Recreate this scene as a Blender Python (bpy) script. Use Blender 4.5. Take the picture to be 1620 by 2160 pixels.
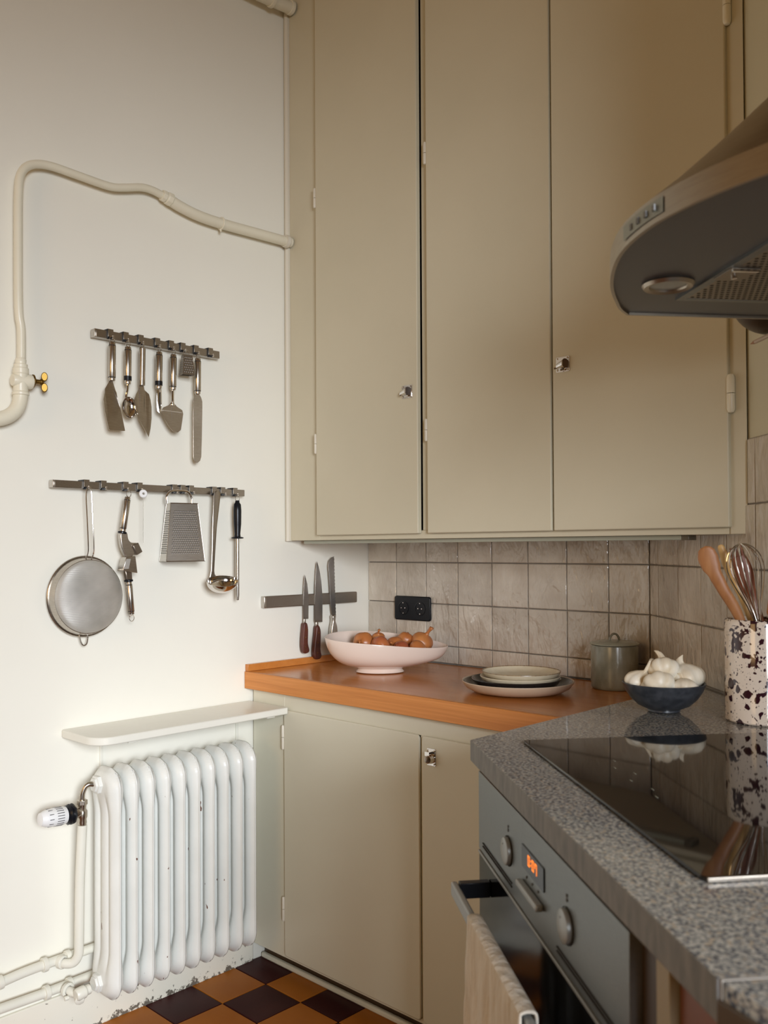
import bpy, bmesh, math, random
from mathutils import Vector, Matrix, noise
random.seed(7)
SC = bpy.context.scene
C = SC.collection
for o in list(bpy.data.objects): bpy.data.objects.remove(o)
PI = math.pi

# ------------------------------------------------------------------ camera
cam_d = bpy.data.cameras.new('camera'); cam = bpy.data.objects.new('camera', cam_d); C.objects.link(cam)
SC.camera = cam
F_PX = 1899.54
cam_d.sensor_fit = 'VERTICAL'; cam_d.sensor_height = 24.0
cam_d.lens = F_PX / 2160 * 24.0
cam_d.shift_x = (810 - 808.1) / 2160.0
cam_d.shift_y = (1131.66 - 1080) / 2160.0
cam_d.clip_start = 0.05
yaw, pit, rol = math.radians(-43.888), math.radians(0.762), math.radians(-0.282)
Fv = Vector((math.sin(yaw) * math.cos(pit), math.cos(yaw) * math.cos(pit), math.sin(pit)))
Rv = Vector((math.cos(yaw), -math.sin(yaw), 0)); Uv = Rv.cross(Fv)
R2 = Rv * math.cos(rol) + Uv * math.sin(rol); U2 = -Rv * math.sin(rol) + Uv * math.cos(rol)
cam.matrix_world = Matrix(((R2.x, U2.x, -Fv.x, 2.18422), (R2.y, U2.y, -Fv.y, -2.19477), (R2.z, U2.z, -Fv.z, 1.23605), (0, 0, 0, 1)))
cam_d.dof.use_dof = True; cam_d.dof.focus_distance = 2.5; cam_d.dof.aperture_fstop = 4.8

# ------------------------------------------------------------------ light
SC.view_settings.view_transform = 'Standard'; SC.view_settings.look = 'None'
SC.view_settings.gamma = 1.0; SC.view_settings.use_curve_mapping = False
SC.view_settings.exposure = 0.0
w = bpy.data.worlds.new('world'); SC.world = w; w.use_nodes = True
w.node_tree.nodes['Background'].inputs[0].default_value = (0.55, 0.7, 1.0, 1)
w.node_tree.nodes['Background'].inputs[1].default_value = 0.1
def area(name, loc, target, sx, sy, power, col, spread=180):
    l = bpy.data.lights.new(name, 'AREA'); l.shape = 'RECTANGLE'; l.size = sx; l.size_y = sy
    l.energy = power; l.color = col; l.spread = math.radians(spread)
    o = bpy.data.objects.new(name, l); C.objects.link(o); o.location = loc
    o.rotation_euler = (Vector(target) - Vector(loc)).to_track_quat('-Z', 'Y').to_euler()
    return o
area('window_light', (4.56, -3.0, 1.60), (0.0, -0.50, 0.36), 1.25, 1.35, 33, (0.93, 0.99, 1.065), 61)
area('warm_fill_light', (1.5, -4.56, 1.75), (0.0, -0.8, 2.1), 1.1, 1.2, 13.5, (1.0, 0.62, 0.26), 150)  # added fill lamp, warms the upper wall and doors; no such source known

# ------------------------------------------------------------------ materials
def mat(name, col, rough=0.5, metal=0.0, spec=0.5, coat=0.0, **k):
    m = bpy.data.materials.new(name); m.use_nodes = True
    b = m.node_tree.nodes['Principled BSDF']
    b.inputs['Base Color'].default_value = (*col, 1); b.inputs['Roughness'].default_value = rough
    b.inputs['Metallic'].default_value = metal; b.inputs['Specular IOR Level'].default_value = spec
    b.inputs['Coat Weight'].default_value = coat; b.inputs['Coat Roughness'].default_value = 0.05
    for a, v in k.items(): b.inputs[a.replace('_', ' ')].default_value = v
    return m
def nn(m, t, **k):
    n = m.node_tree.nodes.new(t)
    for a, v in k.items():
        if a.startswith('i_'): n.inputs[a[2:].replace('_', ' ')].default_value = v
        else: setattr(n, a, v)
    return n
def lk(m, a, b): m.node_tree.links.new(a, b)
def bsdf(m): return m.node_tree.nodes['Principled BSDF']
def coords(m, scale=(1, 1, 1), kind='Object'):
    t = nn(m, 'ShaderNodeTexCoord'); mp = nn(m, 'ShaderNodeMapping'); mp.inputs['Scale'].default_value = scale
    if kind == 'World':
        g = nn(m, 'ShaderNodeNewGeometry'); lk(m, g.outputs['Position'], mp.inputs[0])
    else: lk(m, t.outputs[kind], mp.inputs[0])
    return mp.outputs[0]
def ramp(m, fac, stops):
    r = nn(m, 'ShaderNodeValToRGB'); e = r.color_ramp.elements
    while len(e) < len(stops): e.new(0.5)
    for i, (p, c) in enumerate(stops): e[i].position = p; e[i].color = (*c, 1)
    lk(m, fac, r.inputs[0]); return r.outputs[0]
def bump(m, h, strength=0.3, dist=0.002):
    b = nn(m, 'ShaderNodeBump'); b.inputs['Strength'].default_value = strength; b.inputs['Distance'].default_value = dist
    lk(m, h, b.inputs['Height']); lk(m, b.outputs[0], bsdf(m).inputs['Normal'])
def noise_mat(name, c1, c2, scale=5, rough=0.5, metal=0, bmp=0.0, bscale=None, stretch=(1, 1, 1), detail=4, lo=0.35, hi=0.65, spec=0.5, coat=0, kind='World', dist=0.002):
    m = mat(name, c1, rough, metal, spec, coat)
    co = coords(m, stretch, kind)
    n = nn(m, 'ShaderNodeTexNoise'); n.inputs['Scale'].default_value = scale; n.inputs['Detail'].default_value = detail
    lk(m, co, n.inputs['Vector'])
    lk(m, ramp(m, n.outputs['Fac'], [(lo, c1), (hi, c2)]), bsdf(m).inputs['Base Color'])
    if bmp:
        n2 = nn(m, 'ShaderNodeTexNoise'); n2.inputs['Scale'].default_value = bscale or scale; n2.inputs['Detail'].default_value = detail
        lk(m, co, n2.inputs['Vector']); bump(m, n2.outputs['Fac'], bmp, dist)
    return m
M = {}
M['wall'] = noise_mat('wall_paint', (0.86, 0.832, 0.735), (0.88, 0.852, 0.755), 2.0, 0.42, bmp=0.25, bscale=9, dist=0.004)
def skirt():
    m = noise_mat('scuffed_skirting_paint', (0.82, 0.78, 0.66), (0.86, 0.82, 0.70), 3, 0.45); M['skirt'] = m
    co = coords(m, (1, 1, 1), 'World'); n = nn(m, 'ShaderNodeTexNoise'); n.inputs['Scale'].default_value = 45; n.inputs['Detail'].default_value = 5; n.inputs['Roughness'].default_value = 0.7; lk(m, co, n.inputs['Vector'])
    sp = nn(m, 'ShaderNodeSeparateXYZ'); lk(m, co, sp.inputs[0]); mr = nn(m, 'ShaderNodeMapRange'); mr.inputs[1].default_value = 0.0; mr.inputs[2].default_value = 0.03; mr.inputs[3].default_value = 0.14; mr.inputs[4].default_value = -0.06; lk(m, sp.outputs[2], mr.inputs[0])
    ad = nn(m, 'ShaderNodeMath', operation='ADD'); lk(m, n.outputs['Fac'], ad.inputs[0]); lk(m, mr.outputs[0], ad.inputs[1])
    f = ramp(m, ad.outputs[0], [(0.58, (0, 0, 0)), (0.63, (1, 1, 1))]); mx = nn(m, 'ShaderNodeMix', data_type='RGBA'); old = bsdf(m).inputs['Base Color'].links[0].from_socket
    lk(m, f, mx.inputs[0]); lk(m, old, mx.inputs[6]); mx.inputs[7].default_value = (0.16, 0.14, 0.11, 1); lk(m, mx.outputs[2], bsdf(m).inputs['Base Color'])
skirt()
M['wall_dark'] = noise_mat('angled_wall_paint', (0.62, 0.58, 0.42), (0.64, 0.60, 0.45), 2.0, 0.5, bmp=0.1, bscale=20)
M['rear'] = noise_mat('rear_wall_paint', (0.40, 0.26, 0.13), (0.44, 0.29, 0.15), 2.0, 0.6)
M['ceil'] = mat('ceiling_paint', (0.60, 0.46, 0.28), 0.7)
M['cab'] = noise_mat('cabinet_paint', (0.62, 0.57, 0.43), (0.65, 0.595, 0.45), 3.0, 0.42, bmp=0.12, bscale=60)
M['cab_low'] = noise_mat('lower_cabinet_paint', (0.68, 0.65, 0.52), (0.705, 0.675, 0.54), 3.0, 0.4, bmp=0.12, bscale=60)
M['trimp'] = mat('trim_paint', (0.72, 0.67, 0.56), 0.4)
M['dark'] = mat('dark_gap', (0.02, 0.016, 0.012), 0.8)
M['white'] = noise_mat('white_enamel', (0.80, 0.78, 0.69), (0.83, 0.81, 0.72), 6, 0.27, bmp=0.1, bscale=40)
M['rad'] = noise_mat('radiator_enamel', (0.76, 0.76, 0.71), (0.80, 0.80, 0.75), 12, 0.3, bmp=0.15, bscale=60)
def chips():
    m = M['rad']; n = nn(m, 'ShaderNodeTexNoise'); n.inputs['Scale'].default_value = 55; n.inputs['Detail'].default_value = 2
    lk(m, coords(m, (1, 1, .5), 'World'), n.inputs['Vector'])
    f = ramp(m, n.outputs['Fac'], [(0.735, (0, 0, 0)), (0.75, (1, 1, 1))])
    mx = nn(m, 'ShaderNodeMix', data_type='RGBA'); old = bsdf(m).inputs['Base Color'].links[0].from_socket
    lk(m, f, mx.inputs[0]); lk(m, old, mx.inputs[6]); mx.inputs[7].default_value = (0.16, 0.07, 0.045, 1)
    lk(m, mx.outputs[2], bsdf(m).inputs['Base Color'])
chips()
M['pipe'] = noise_mat('pipe_paint', (0.78, 0.73, 0.58), (0.81, 0.76, 0.61), 10, 0.32, bmp=0.15, bscale=50)
M['pipe_white'] = noise_mat('pipe_white_paint', (0.77, 0.75, 0.65), (0.8, 0.78, 0.68), 10, 0.32, bmp=0.2, bscale=50)
M['steel'] = noise_mat('brushed_steel', (0.46, 0.42, 0.37), (0.54, 0.50, 0.45), 60, 0.26, 1.0, stretch=(1, 1, 8))
M['steel_d'] = noise_mat('dark_brushed_steel', (0.31, 0.27, 0.23), (0.37, 0.33, 0.28), 60, 0.32, 1.0, stretch=(1, 8, 8))
M['chrome'] = mat('chrome', (0.72, 0.69, 0.66), 0.10, 1.0)
M['blade'] = mat('knife_blade_steel', (0.30, 0.275, 0.25), 0.26, 1.0)
M['nickel'] = mat('nickel', (0.50, 0.45, 0.38), 0.25, 1.0)
M['brass'] = mat('brass', (0.27, 0.165, 0.04), 0.42, 1.0)
M['blackp'] = mat('black_plastic', (0.006, 0.007, 0.010), 0.3, 0, 0.3)
M['blackg'] = mat('black_glass', (0.004, 0.004, 0.004), 0.04, 0, 0.5)
M['doorglass'] = mat('oven_door_glass', (0.003, 0.003, 0.003), 0.1, 0, 0.16)
M['tooth'] = mat('raised_tooth_steel', (0.74, 0.71, 0.66), 0.45, 0.35)
M['whitep'] = mat('white_plastic', (0.83, 0.83, 0.82), 0.35)
M['hood'] = noise_mat('hood_steel', (0.27, 0.22, 0.16), (0.32, 0.265, 0.20), 30, 0.30, 1.0, stretch=(1, 1, 10))
M['hood_rim'] = noise_mat('hood_rim_steel', (0.38, 0.33, 0.27), (0.42, 0.37, 0.30), 30, 0.34, 1.0, stretch=(1, 1, 10))
M['hood_u'] = mat('hood_underside_steel', (0.15, 0.15, 0.155), 0.42, 0.7)
M['filter'] = mat('filter_steel', (0.30, 0.26, 0.21), 0.4, 1.0)
M['oven'] = noise_mat('oven_steel', (0.185, 0.195, 0.19), (0.21, 0.22, 0.215), 30, 0.36, 0.85, stretch=(4, 4, 40))
M['knob'] = mat('oven_knob_metal', (0.33, 0.345, 0.34), 0.38, 0.45)
M['ceramic_k'] = mat('smoke_glass', (0.01, 0.01, 0.012), 0.15)
M['cream'] = mat('oak_edge', (0.35, 0.29, 0.19), 0.5)
M['rosew'] = noise_mat('red_brown_wood', (0.16, 0.045, 0.015), (0.22, 0.065, 0.02), 8, 0.35, stretch=(1, 1, .1))
M['dkwood'] = noise_mat('dark_brown_wood', (0.05, 0.028, 0.012), (0.07, 0.04, 0.018), 8, 0.4, stretch=(1, 1, .1))
M['grout'] = noise_mat('grout', (0.24, 0.215, 0.185), (0.29, 0.26, 0.225), 40, 0.85)
M['fgrout'] = mat('floor_grout', (0.10, 0.08, 0.065), 0.9)
# glazed hand-made wall tile
def tile_mat():
    m = mat('handmade_tile_glaze', (0.5, 0.45, 0.4), 0.07, 0, 0.6)
    co = coords(m, (1, 1, 1), 'World'); oi = nn(m, 'ShaderNodeObjectInfo')
    n = nn(m, 'ShaderNodeTexNoise'); n.inputs['Scale'].default_value = 9; n.inputs['Detail'].default_value = 5; lk(m, co, n.inputs['Vector'])
    a = ramp(m, n.outputs['Fac'], [(0.3, (0.50, 0.43, 0.35)), (0.5, (0.60, 0.54, 0.455)), (0.72, (0.70, 0.65, 0.565))])
    hs = nn(m, 'ShaderNodeHueSaturation'); lk(m, a, hs.inputs['Color'])
    mr = nn(m, 'ShaderNodeMapRange'); mr.inputs[3].default_value = 0.9; mr.inputs[4].default_value = 1.08
    lk(m, oi.outputs['Random'], mr.inputs[0]); lk(m, mr.outputs[0], hs.inputs['Value']); lk(m, hs.outputs[0], bsdf(m).inputs['Base Color'])
    n2 = nn(m, 'ShaderNodeTexNoise'); n2.inputs['Scale'].default_value = 14; n2.inputs['Detail'].default_value = 3; n2.inputs['Distortion'].default_value = 0.6
    mp = coords(m, (1.6, 1.6, 0.8), 'World'); lk(m, mp, n2.inputs['Vector'])
    n3 = nn(m, 'ShaderNodeTexNoise'); n3.inputs['Scale'].default_value = 48; n3.inputs['Detail'].default_value = 2; lk(m, mp, n3.inputs['Vector'])
    ma = nn(m, 'ShaderNodeMath', operation='MULTIPLY_ADD'); lk(m, n3.outputs['Fac'], ma.inputs[0]); ma.inputs[1].default_value = 0.28; lk(m, n2.outputs['Fac'], ma.inputs[2])
    bump(m, ma.outputs[0], 0.8, 0.012)
    return m
M['tile'] = tile_mat()
M['ftile_d'] = noise_mat('dark_floor_tile', (0.040, 0.009, 0.009), (0.055, 0.013, 0.012), 8, 0.45, bmp=0.1, bscale=30, spec=0.15)
M['ftile_o'] = noise_mat('ochre_floor_tile', (0.37, 0.115, 0.010), (0.43, 0.145, 0.016), 5, 0.5, bmp=0.1, bscale=30, spec=0.25)
def wood_mat(name, c1, c2, c3, axis=(1, 14, 14), rough=0.24, coat=0.0, scale=3):
    m = mat(name, c1, rough, 0, 0.5, coat)
    co = coords(m, axis, 'World')
    n = nn(m, 'ShaderNodeTexNoise'); n.inputs['Scale'].default_value = scale; n.inputs['Detail'].default_value = 8; n.inputs['Roughness'].default_value = 0.6; n.inputs['Distortion'].default_value = 0.3
    lk(m, co, n.inputs['Vector'])
    lk(m, ramp(m, n.outputs['Fac'], [(0.3, c1), (0.5, c2), (0.7, c3)]), bsdf(m).inputs['Base Color'])
    return m
M['wood_top'] = wood_mat('countertop_wood', (0.52, 0.18, 0.034), (0.57, 0.205, 0.043), (0.61, 0.235, 0.052), (1, 10, 10), 0.2)
M['wood_edge'] = wood_mat('countertop_edge_wood', (0.52, 0.175, 0.032), (0.62, 0.23, 0.048), (0.70, 0.28, 0.07), (1, 20, 45), 0.4)
M['spoon'] = wood_mat('olive_spoon_wood', (0.30, 0.115, 0.04), (0.41, 0.175, 0.065), (0.50, 0.24, 0.10), (14, 14, 2.2), 0.45)
M['spoon_l'] = wood_mat('pale_spoon_wood', (0.55, 0.32, 0.10), (0.65, 0.40, 0.15), (0.70, 0.46, 0.2), (3, 3, .6), 0.45)
M['spoon_d'] = wood_mat('dark_spoon_wood', (0.20, 0.06, 0.025), (0.28, 0.09, 0.04), (0.34, 0.12, 0.05), (3, 3, .6), 0.45)
M['kwood'] = noise_mat('knife_handle_wood', (0.075, 0.02, 0.012), (0.12, 0.032, 0.018), 30, 0.35)
def granite():
    m = mat('granite', (0.2, 0.2, 0.2), 0.07, 0, 0.5)
    co = coords(m, (1, 1, 1), 'World')
    n = nn(m, 'ShaderNodeTexNoise'); n.inputs['Scale'].default_value = 230; n.inputs['Detail'].default_value = 3; n.inputs['Roughness'].default_value = 0.6; lk(m, co, n.inputs['Vector'])
    c = ramp(m, n.outputs['Fac'], [(0.36, (0.045, 0.05, 0.062)), (0.46, (0.13, 0.138, 0.15)), (0.53, (0.28, 0.275, 0.255)), (0.60, (0.43, 0.41, 0.355))])
    n2 = nn(m, 'ShaderNodeTexNoise'); n2.inputs['Scale'].default_value = 150; n2.inputs['Detail'].default_value = 2; lk(m, co, n2.inputs['Vector'])
    f = ramp(m, n2.outputs['Fac'], [(0.58, (0, 0, 0)), (0.64, (1, 1, 1))])
    mx = nn(m, 'ShaderNodeMix', data_type='RGBA'); lk(m, f, mx.inputs[0]); lk(m, c, mx.inputs[6]); mx.inputs[7].default_value = (0.34, 0.285, 0.22, 1)
    lk(m, mx.outputs[2], bsdf(m).inputs['Base Color']); return m
M['granite'] = granite()
def granite_edge():
    m = mat('granite_sawn_edge', (0.15, 0.15, 0.15), 0.55)
    co = coords(m, (1, 1, .3), 'World')
    n = nn(m, 'ShaderNodeTexNoise'); n.inputs['Scale'].default_value = 90; n.inputs['Detail'].default_value = 5; lk(m, co, n.inputs['Vector'])
    lk(m, ramp(m, n.outputs['Fac'], [(0.3, (0.13, 0.132, 0.135)), (0.7, (0.23, 0.225, 0.215))]), bsdf(m).inputs['Base Color']); return m
M['granite_e'] = granite_edge()
M['onion'] = noise_mat('onion_skin', (0.42, 0.13, 0.035), (0.58, 0.23, 0.07), 14, 0.33, stretch=(1, 1, .25), bmp=0.3, kind='Object')
M['onion_r'] = noise_mat('red_onion_skin', (0.33, 0.07, 0.035), (0.50, 0.16, 0.05), 14, 0.28, stretch=(1, 1, .25), bmp=0.3, kind='Object')
M['garlic'] = noise_mat('garlic_skin', (0.72, 0.60, 0.42), (0.84, 0.79, 0.68), 34, 0.42, stretch=(1, 1, .2), kind='Object', bmp=0.35, bscale=60)
M['garlic_root'] = mat('garlic_root', (0.48, 0.28, 0.15), 0.8)
M['pink'] = mat('pale_pink_glaze', (0.80, 0.665, 0.575), 0.16, 0, 0.5, 0.3)
M['pl_beige'] = noise_mat('beige_stoneware', (0.50, 0.38, 0.27), (0.56, 0.43, 0.31), 20, 0.4)
M['pl_grey'] = noise_mat('grey_brown_glaze', (0.10, 0.085, 0.06), (0.14, 0.12, 0.085), 20, 0.25)
M['pl_dark'] = mat('black_brown_glaze', (0.022, 0.016, 0.014), 0.12)
M['pl_cream'] = noise_mat('cream_glaze', (0.66, 0.57, 0.41), (0.70, 0.61, 0.45), 60, 0.2)
M['pl_rim'] = noise_mat('brown_rim_glaze', (0.14, 0.075, 0.03), (0.36, 0.24, 0.12), 120, 0.3)
M['jar'] = noise_mat('celadon_stoneware', (0.17, 0.16, 0.11), (0.36, 0.36, 0.29), 22, 0.2, stretch=(1, 1, .5), lo=.3, hi=.7)
M['jar_rim'] = mat('jar_rim_glaze', (0.38, 0.39, 0.31), 0.2)
M['bowl'] = noise_mat('blue_black_stoneware', (0.022, 0.026, 0.033), (0.05, 0.055, 0.065), 70, 0.3)
def splatter():
    m = mat('splatter_glaze', (0.78, 0.68, 0.58), 0.12, 0, 0.5, 0.3)
    co = coords(m, (1, 1, 0.85), 'World')
    nz = nn(m, 'ShaderNodeTexNoise'); nz.inputs['Scale'].default_value = 60; nz.inputs['Detail'].default_value = 2; lk(m, co, nz.inputs['Vector'])
    ad = nn(m, 'ShaderNodeMix', data_type='VECTOR'); ad.inputs[0].default_value = 0.012; lk(m, co, ad.inputs[4]); lk(m, nz.outputs['Color'], ad.inputs[5])
    outs = []
    for sc, th in ((58, 0.31), (130, 0.23), (260, 0.18)):
        v = nn(m, 'ShaderNodeTexVoronoi'); v.inputs['Scale'].default_value = sc; lk(m, ad.outputs[1], v.inputs['Vector'])
        sep = nn(m, 'ShaderNodeSeparateColor'); lk(m, v.outputs['Color'], sep.inputs[0])
        mul = nn(m, 'ShaderNodeMath', operation='MULTIPLY'); lk(m, sep.outputs[0], mul.inputs[0]); mul.inputs[1].default_value = th * 2.1
        s2 = nn(m, 'ShaderNodeMath', operation='SUBTRACT'); lk(m, mul.outputs[0], s2.inputs[0]); s2.inputs[1].default_value = th * .55
        lt = nn(m, 'ShaderNodeMath', operation='LESS_THAN'); lk(m, v.outputs['Distance'], lt.inputs[0]); lk(m, s2.outputs[0], lt.inputs[1]); outs.append(lt.outputs[0])
    n = nn(m, 'ShaderNodeTexNoise'); n.inputs['Scale'].default_value = 34; n.inputs['Detail'].default_value = 3; n.inputs['Roughness'].default_value = 0.62; n.inputs['Distortion'].default_value = 0.5
    lk(m, co, n.inputs['Vector'])
    gz = nn(m, 'ShaderNodeMath', operation='GREATER_THAN'); lk(m, n.outputs['Fac'], gz.inputs[0]); gz.inputs[1].default_value = 0.585; outs.append(gz.outputs[0])
    acc = outs[0]
    for s in outs[1:]:
        mx = nn(m, 'ShaderNodeMath', operation='MAXIMUM'); lk(m, acc, mx.inputs[0]); lk(m, s, mx.inputs[1]); acc = mx.outputs[0]
    mix = nn(m, 'ShaderNodeMix', data_type='RGBA'); lk(m, acc, mix.inputs[0]); mix.inputs[6].default_value = (0.78, 0.68, 0.58, 1); mix.inputs[7].default_value = (0.035, 0.008, 0.014, 1)
    lk(m, mix.outputs[2], bsdf(m).inputs['Base Color']); return m
M['splat'] = splatter()
M['towel'] = noise_mat('linen', (0.64, 0.58, 0.49), (0.72, 0.66, 0.57), 40, 0.9, bmp=1.0, bscale=70, spec=0.1, stretch=(1, 1, .35), dist=0.005)
def emis():
    m = mat('orange_display', (0, 0, 0), 0.5); bsdf(m).inputs['Emission Color'].default_value = (1.0, 0.22, 0.02, 1); bsdf(m).inputs['Emission Strength'].default_value = 1.6; return m
M['led'] = emis()
def meshmat():
    m = mat('fine_wire_mesh', (0.50, 0.48, 0.45), 0.5, 0.55)
    co = coords(m, (1, 1, 1), 'World')
    wv = nn(m, 'ShaderNodeTexWave', wave_type='BANDS', bands_direction='Z'); wv.inputs['Scale'].default_value = 140; lk(m, co, wv.inputs['Vector'])
    n = nn(m, 'ShaderNodeTexNoise'); n.inputs['Scale'].default_value = 12; lk(m, co, n.inputs['Vector'])
    lk(m, ramp(m, n.outputs['Fac'], [(0.3, (0.48, 0.465, 0.43)), (0.7, (0.72, 0.70, 0.66))]), bsdf(m).inputs['Base Color'])
    bump(m, wv.outputs['Fac'], 0.5, 0.001); bsdf(m).inputs['Alpha'].default_value = 0.86; return m
M['mesh'] = meshmat()
M['strip'] = mat('hood_control_strip', (0.30, 0.31, 0.27), 0.45, 0.6)
M['lampglass'] = mat('hood_lamp_glass', (0.35, 0.36, 0.32), 0.3)
M['print'] = mat('grey_print', (0.14, 0.14, 0.14), 0.5)
M['clear'] = mat('clear_plastic_rod', (0.85, 0.85, 0.82), 0.15, 0, 0.5, 0, Transmission_Weight=0.85)

# ------------------------------------------------------------------ helpers
WL = {}
def thing(name, label, cat, loc=(0, 0, 0), group=None):
    o = bpy.data.objects.new(name, None); C.objects.link(o); o.location = loc; o.empty_display_size = 0.05
    WL[o] = Vector(loc); o['label'] = label; o['category'] = cat
    if group: o['group'] = group
    return o
def tag(o, label, cat, group=None):
    o['label'] = label; o['category'] = cat
    if group: o['group'] = group
    return o
def obj(name, bm, m, parent=None, smooth=True, bevel=0, seg=2, mat2=None):
    """links a bmesh given in world coordinates as one mesh object"""
    bm.normal_update()
    me = bpy.data.meshes.new(name); org = WL.get(parent, Vector((0, 0, 0))) if parent else None
    o = bpy.data.objects.new(name, me)
    if parent is None:
        xs = [v.co for v in bm.verts]; lo = Vector((min(v.x for v in xs), min(v.y for v in xs), min(v.z for v in xs))); hi = Vector((max(v.x for v in xs), max(v.y for v in xs), max(v.z for v in xs)))
        org = Vector(((lo.x + hi.x) / 2, (lo.y + hi.y) / 2, lo.z)); o.location = org
    bmesh.ops.translate(bm, verts=bm.verts, vec=-org)
    bmesh.ops.recalc_face_normals(bm, faces=bm.faces)
    bm.to_mesh(me); bm.free(); me.materials.append(M[m])
    if mat2: me.materials.append(M[mat2])
    C.objects.link(o); o.parent = parent; WL[o] = org
    if bevel:
        b = o.modifiers.new('bevel', 'BEVEL'); b.width = bevel; b.segments = seg; b.limit_method = 'ANGLE'; b.angle_limit = math.radians(35)
    if smooth:
        for p in me.polygons: p.use_smooth = True
        try: me.set_sharp_from_angle(angle=math.radians(38))
        except Exception: pass
    return o
def struct(name, bm, m, **k):
    o = obj(name, bm, m, **k); o['kind'] = 'structure'; return o
def nb(): return bmesh.new()
def box(bm, lo, hi, mtx=None):
    vs = [bm.verts.new((x, y, z)) for x in (lo[0], hi[0]) for y in (lo[1], hi[1]) for z in (lo[2], hi[2])]
    for f in ((0, 1, 3, 2), (4, 6, 7, 5), (0, 4, 5, 1), (2, 3, 7, 6), (0, 2, 6, 4), (1, 5, 7, 3)): bm.faces.new([vs[i] for i in f])
    if mtx is not None: bmesh.ops.transform(bm, matrix=mtx, verts=vs)
    return bm
def prism(bm, poly, z0, z1, f=lambda a, b, c: (a, b, c)):
    """poly extruded; f maps (a,b,height) to xyz"""
    a = [bm.verts.new(f(p[0], p[1], z0)) for p in poly]; b = [bm.verts.new(f(p[0], p[1], z1)) for p in poly]
    bm.faces.new(a); bm.faces.new(b[::-1]); n = len(poly)
    for i in range(n): bm.faces.new((a[i], a[(i + 1) % n], b[(i + 1) % n], b[i]))
    return bm
YZ = lambda a, b, c: (c, a, b)          # outline on the left wall: a=y, b=z, height=x
def spline(pts, n=6):
    out = []; P = [Vector(p) for p in pts]
    for i in range(len(P) - 1):
        p0 = P[max(i - 1, 0)]; p1 = P[i]; p2 = P[i + 1]; p3 = P[min(i + 2, len(P) - 1)]
        for k in range(n):
            t = k / n
            out.append(0.5 * ((2 * p1) + (p2 - p0) * t + (2 * p0 - 5 * p1 + 4 * p2 - p3) * t * t + (-p0 + 3 * p1 - 3 * p2 + p3) * t ** 3))
    out.append(P[-1]); return out
def tube(bm, pts, r, seg=10, closed=False, cap=True, flat=None):
    P = [Vector(p) for p in pts]; n = len(P); rr = r if isinstance(r, (list, tuple)) else [r] * n
    prev = None; rings = []
    for i in range(n):
        if closed: t = (P[(i + 1) % n] - P[i - 1]).normalized()
        else: t = (P[min(i + 1, n - 1)] - P[max(i - 1, 0)]).normalized()
        if prev is None:
            u = t.cross(Vector((0, 0, 1)));
            if u.length < 0.1: u = t.cross(Vector((1, 0, 0)))
        else: u = prev - t * prev.dot(t)
        u.normalize(); prev = u; v = t.cross(u)
        fl = flat or 1.0
        rings.append([bm.verts.new(P[i] + (u * math.cos(a) + v * math.sin(a) * fl) * rr[i]) for a in [2 * PI * k / seg for k in range(seg)]])
    m = n if closed else n - 1
    for i in range(m):
        A, B = rings[i], rings[(i + 1) % n]
        for k in range(seg): bm.faces.new((A[k], A[(k + 1) % seg], B[(k + 1) % seg], B[k]))
    if cap and not closed: bm.faces.new(rings[0][::-1]); bm.faces.new(rings[-1])
    return bm
def frame(axis, side=None):
    z = Vector(axis).normalized(); x = Vector(side) if side else (Vector((0, 0, 1)).cross(z) if abs(z.z) < .9 else Vector((1, 0, 0)))
    x = (x - z * x.dot(z)).normalized(); y = z.cross(x)
    return Matrix(((x.x, y.x, z.x, 0), (x.y, y.y, z.y, 0), (x.z, y.z, z.z, 0), (0, 0, 0, 1)))
def lathe(bm, prof, c=(0, 0, 0), axis=(0, 0, 1), seg=32, sx=1, sy=1):
    mt = Matrix.Translation(Vector(c)) @ frame(axis) ; rings = []
    for r, h in prof:
        if r < 1e-5: rings.append([bm.verts.new(mt @ Vector((0, 0, h)))])
        else: rings.append([bm.verts.new(mt @ Vector((r * sx * math.cos(2 * PI * k / seg), r * sy * math.sin(2 * PI * k / seg), h))) for k in range(seg)])
    for A, B in zip(rings, rings[1:]):
        if len(A) == 1 and len(B) == 1: continue
        for k in range(seg):
            k2 = (k + 1) % seg
            if len(A) == 1: bm.faces.new((A[0], B[k2], B[k]))
            elif len(B) == 1: bm.faces.new((A[k], A[k2], B[0]))
            else: bm.faces.new((A[k], A[k2], B[k2], B[k]))
    return bm
def ring_pts(c, r, n=18, axis=(1, 0, 0), side=None):
    mt = Matrix.Translation(Vector(c)) @ frame(axis, side)
    return [mt @ Vector((r * math.cos(2 * PI * k / n), r * math.sin(2 * PI * k / n), 0)) for k in range(n)]
def rrect(w, h, r, n=5, cx=0, cy=0):
    out = []
    for sx, sy, a0 in ((1, 1, 0), (-1, 1, 90), (-1, -1, 180), (1, -1, 270)):
        for k in range(n + 1):
            a = math.radians(a0 + 90 * k / n); out.append((cx + sx * (w / 2 - r) + r * math.cos(a), cy + sy * (h / 2 - r) + r * math.sin(a)))
    return out
def mm(pts): return [(a / 1000, b / 1000) for a, b in pts]
def smooth_poly(poly, n=4):
    P = [Vector((a, b)) for a, b in poly]; N = len(P); out = []
    for i in range(N):
        p0, p1, p2, p3 = P[i - 1], P[i], P[(i + 1) % N], P[(i + 2) % N]
        for k in range(n):
            t = k / n; q = 0.5 * ((2 * p1) + (p2 - p0) * t + (2 * p0 - 5 * p1 + 4 * p2 - p3) * t * t + (-p0 + 3 * p1 - 3 * p2 + p3) * t ** 3); out.append((q.x, q.y))
    return out

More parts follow.
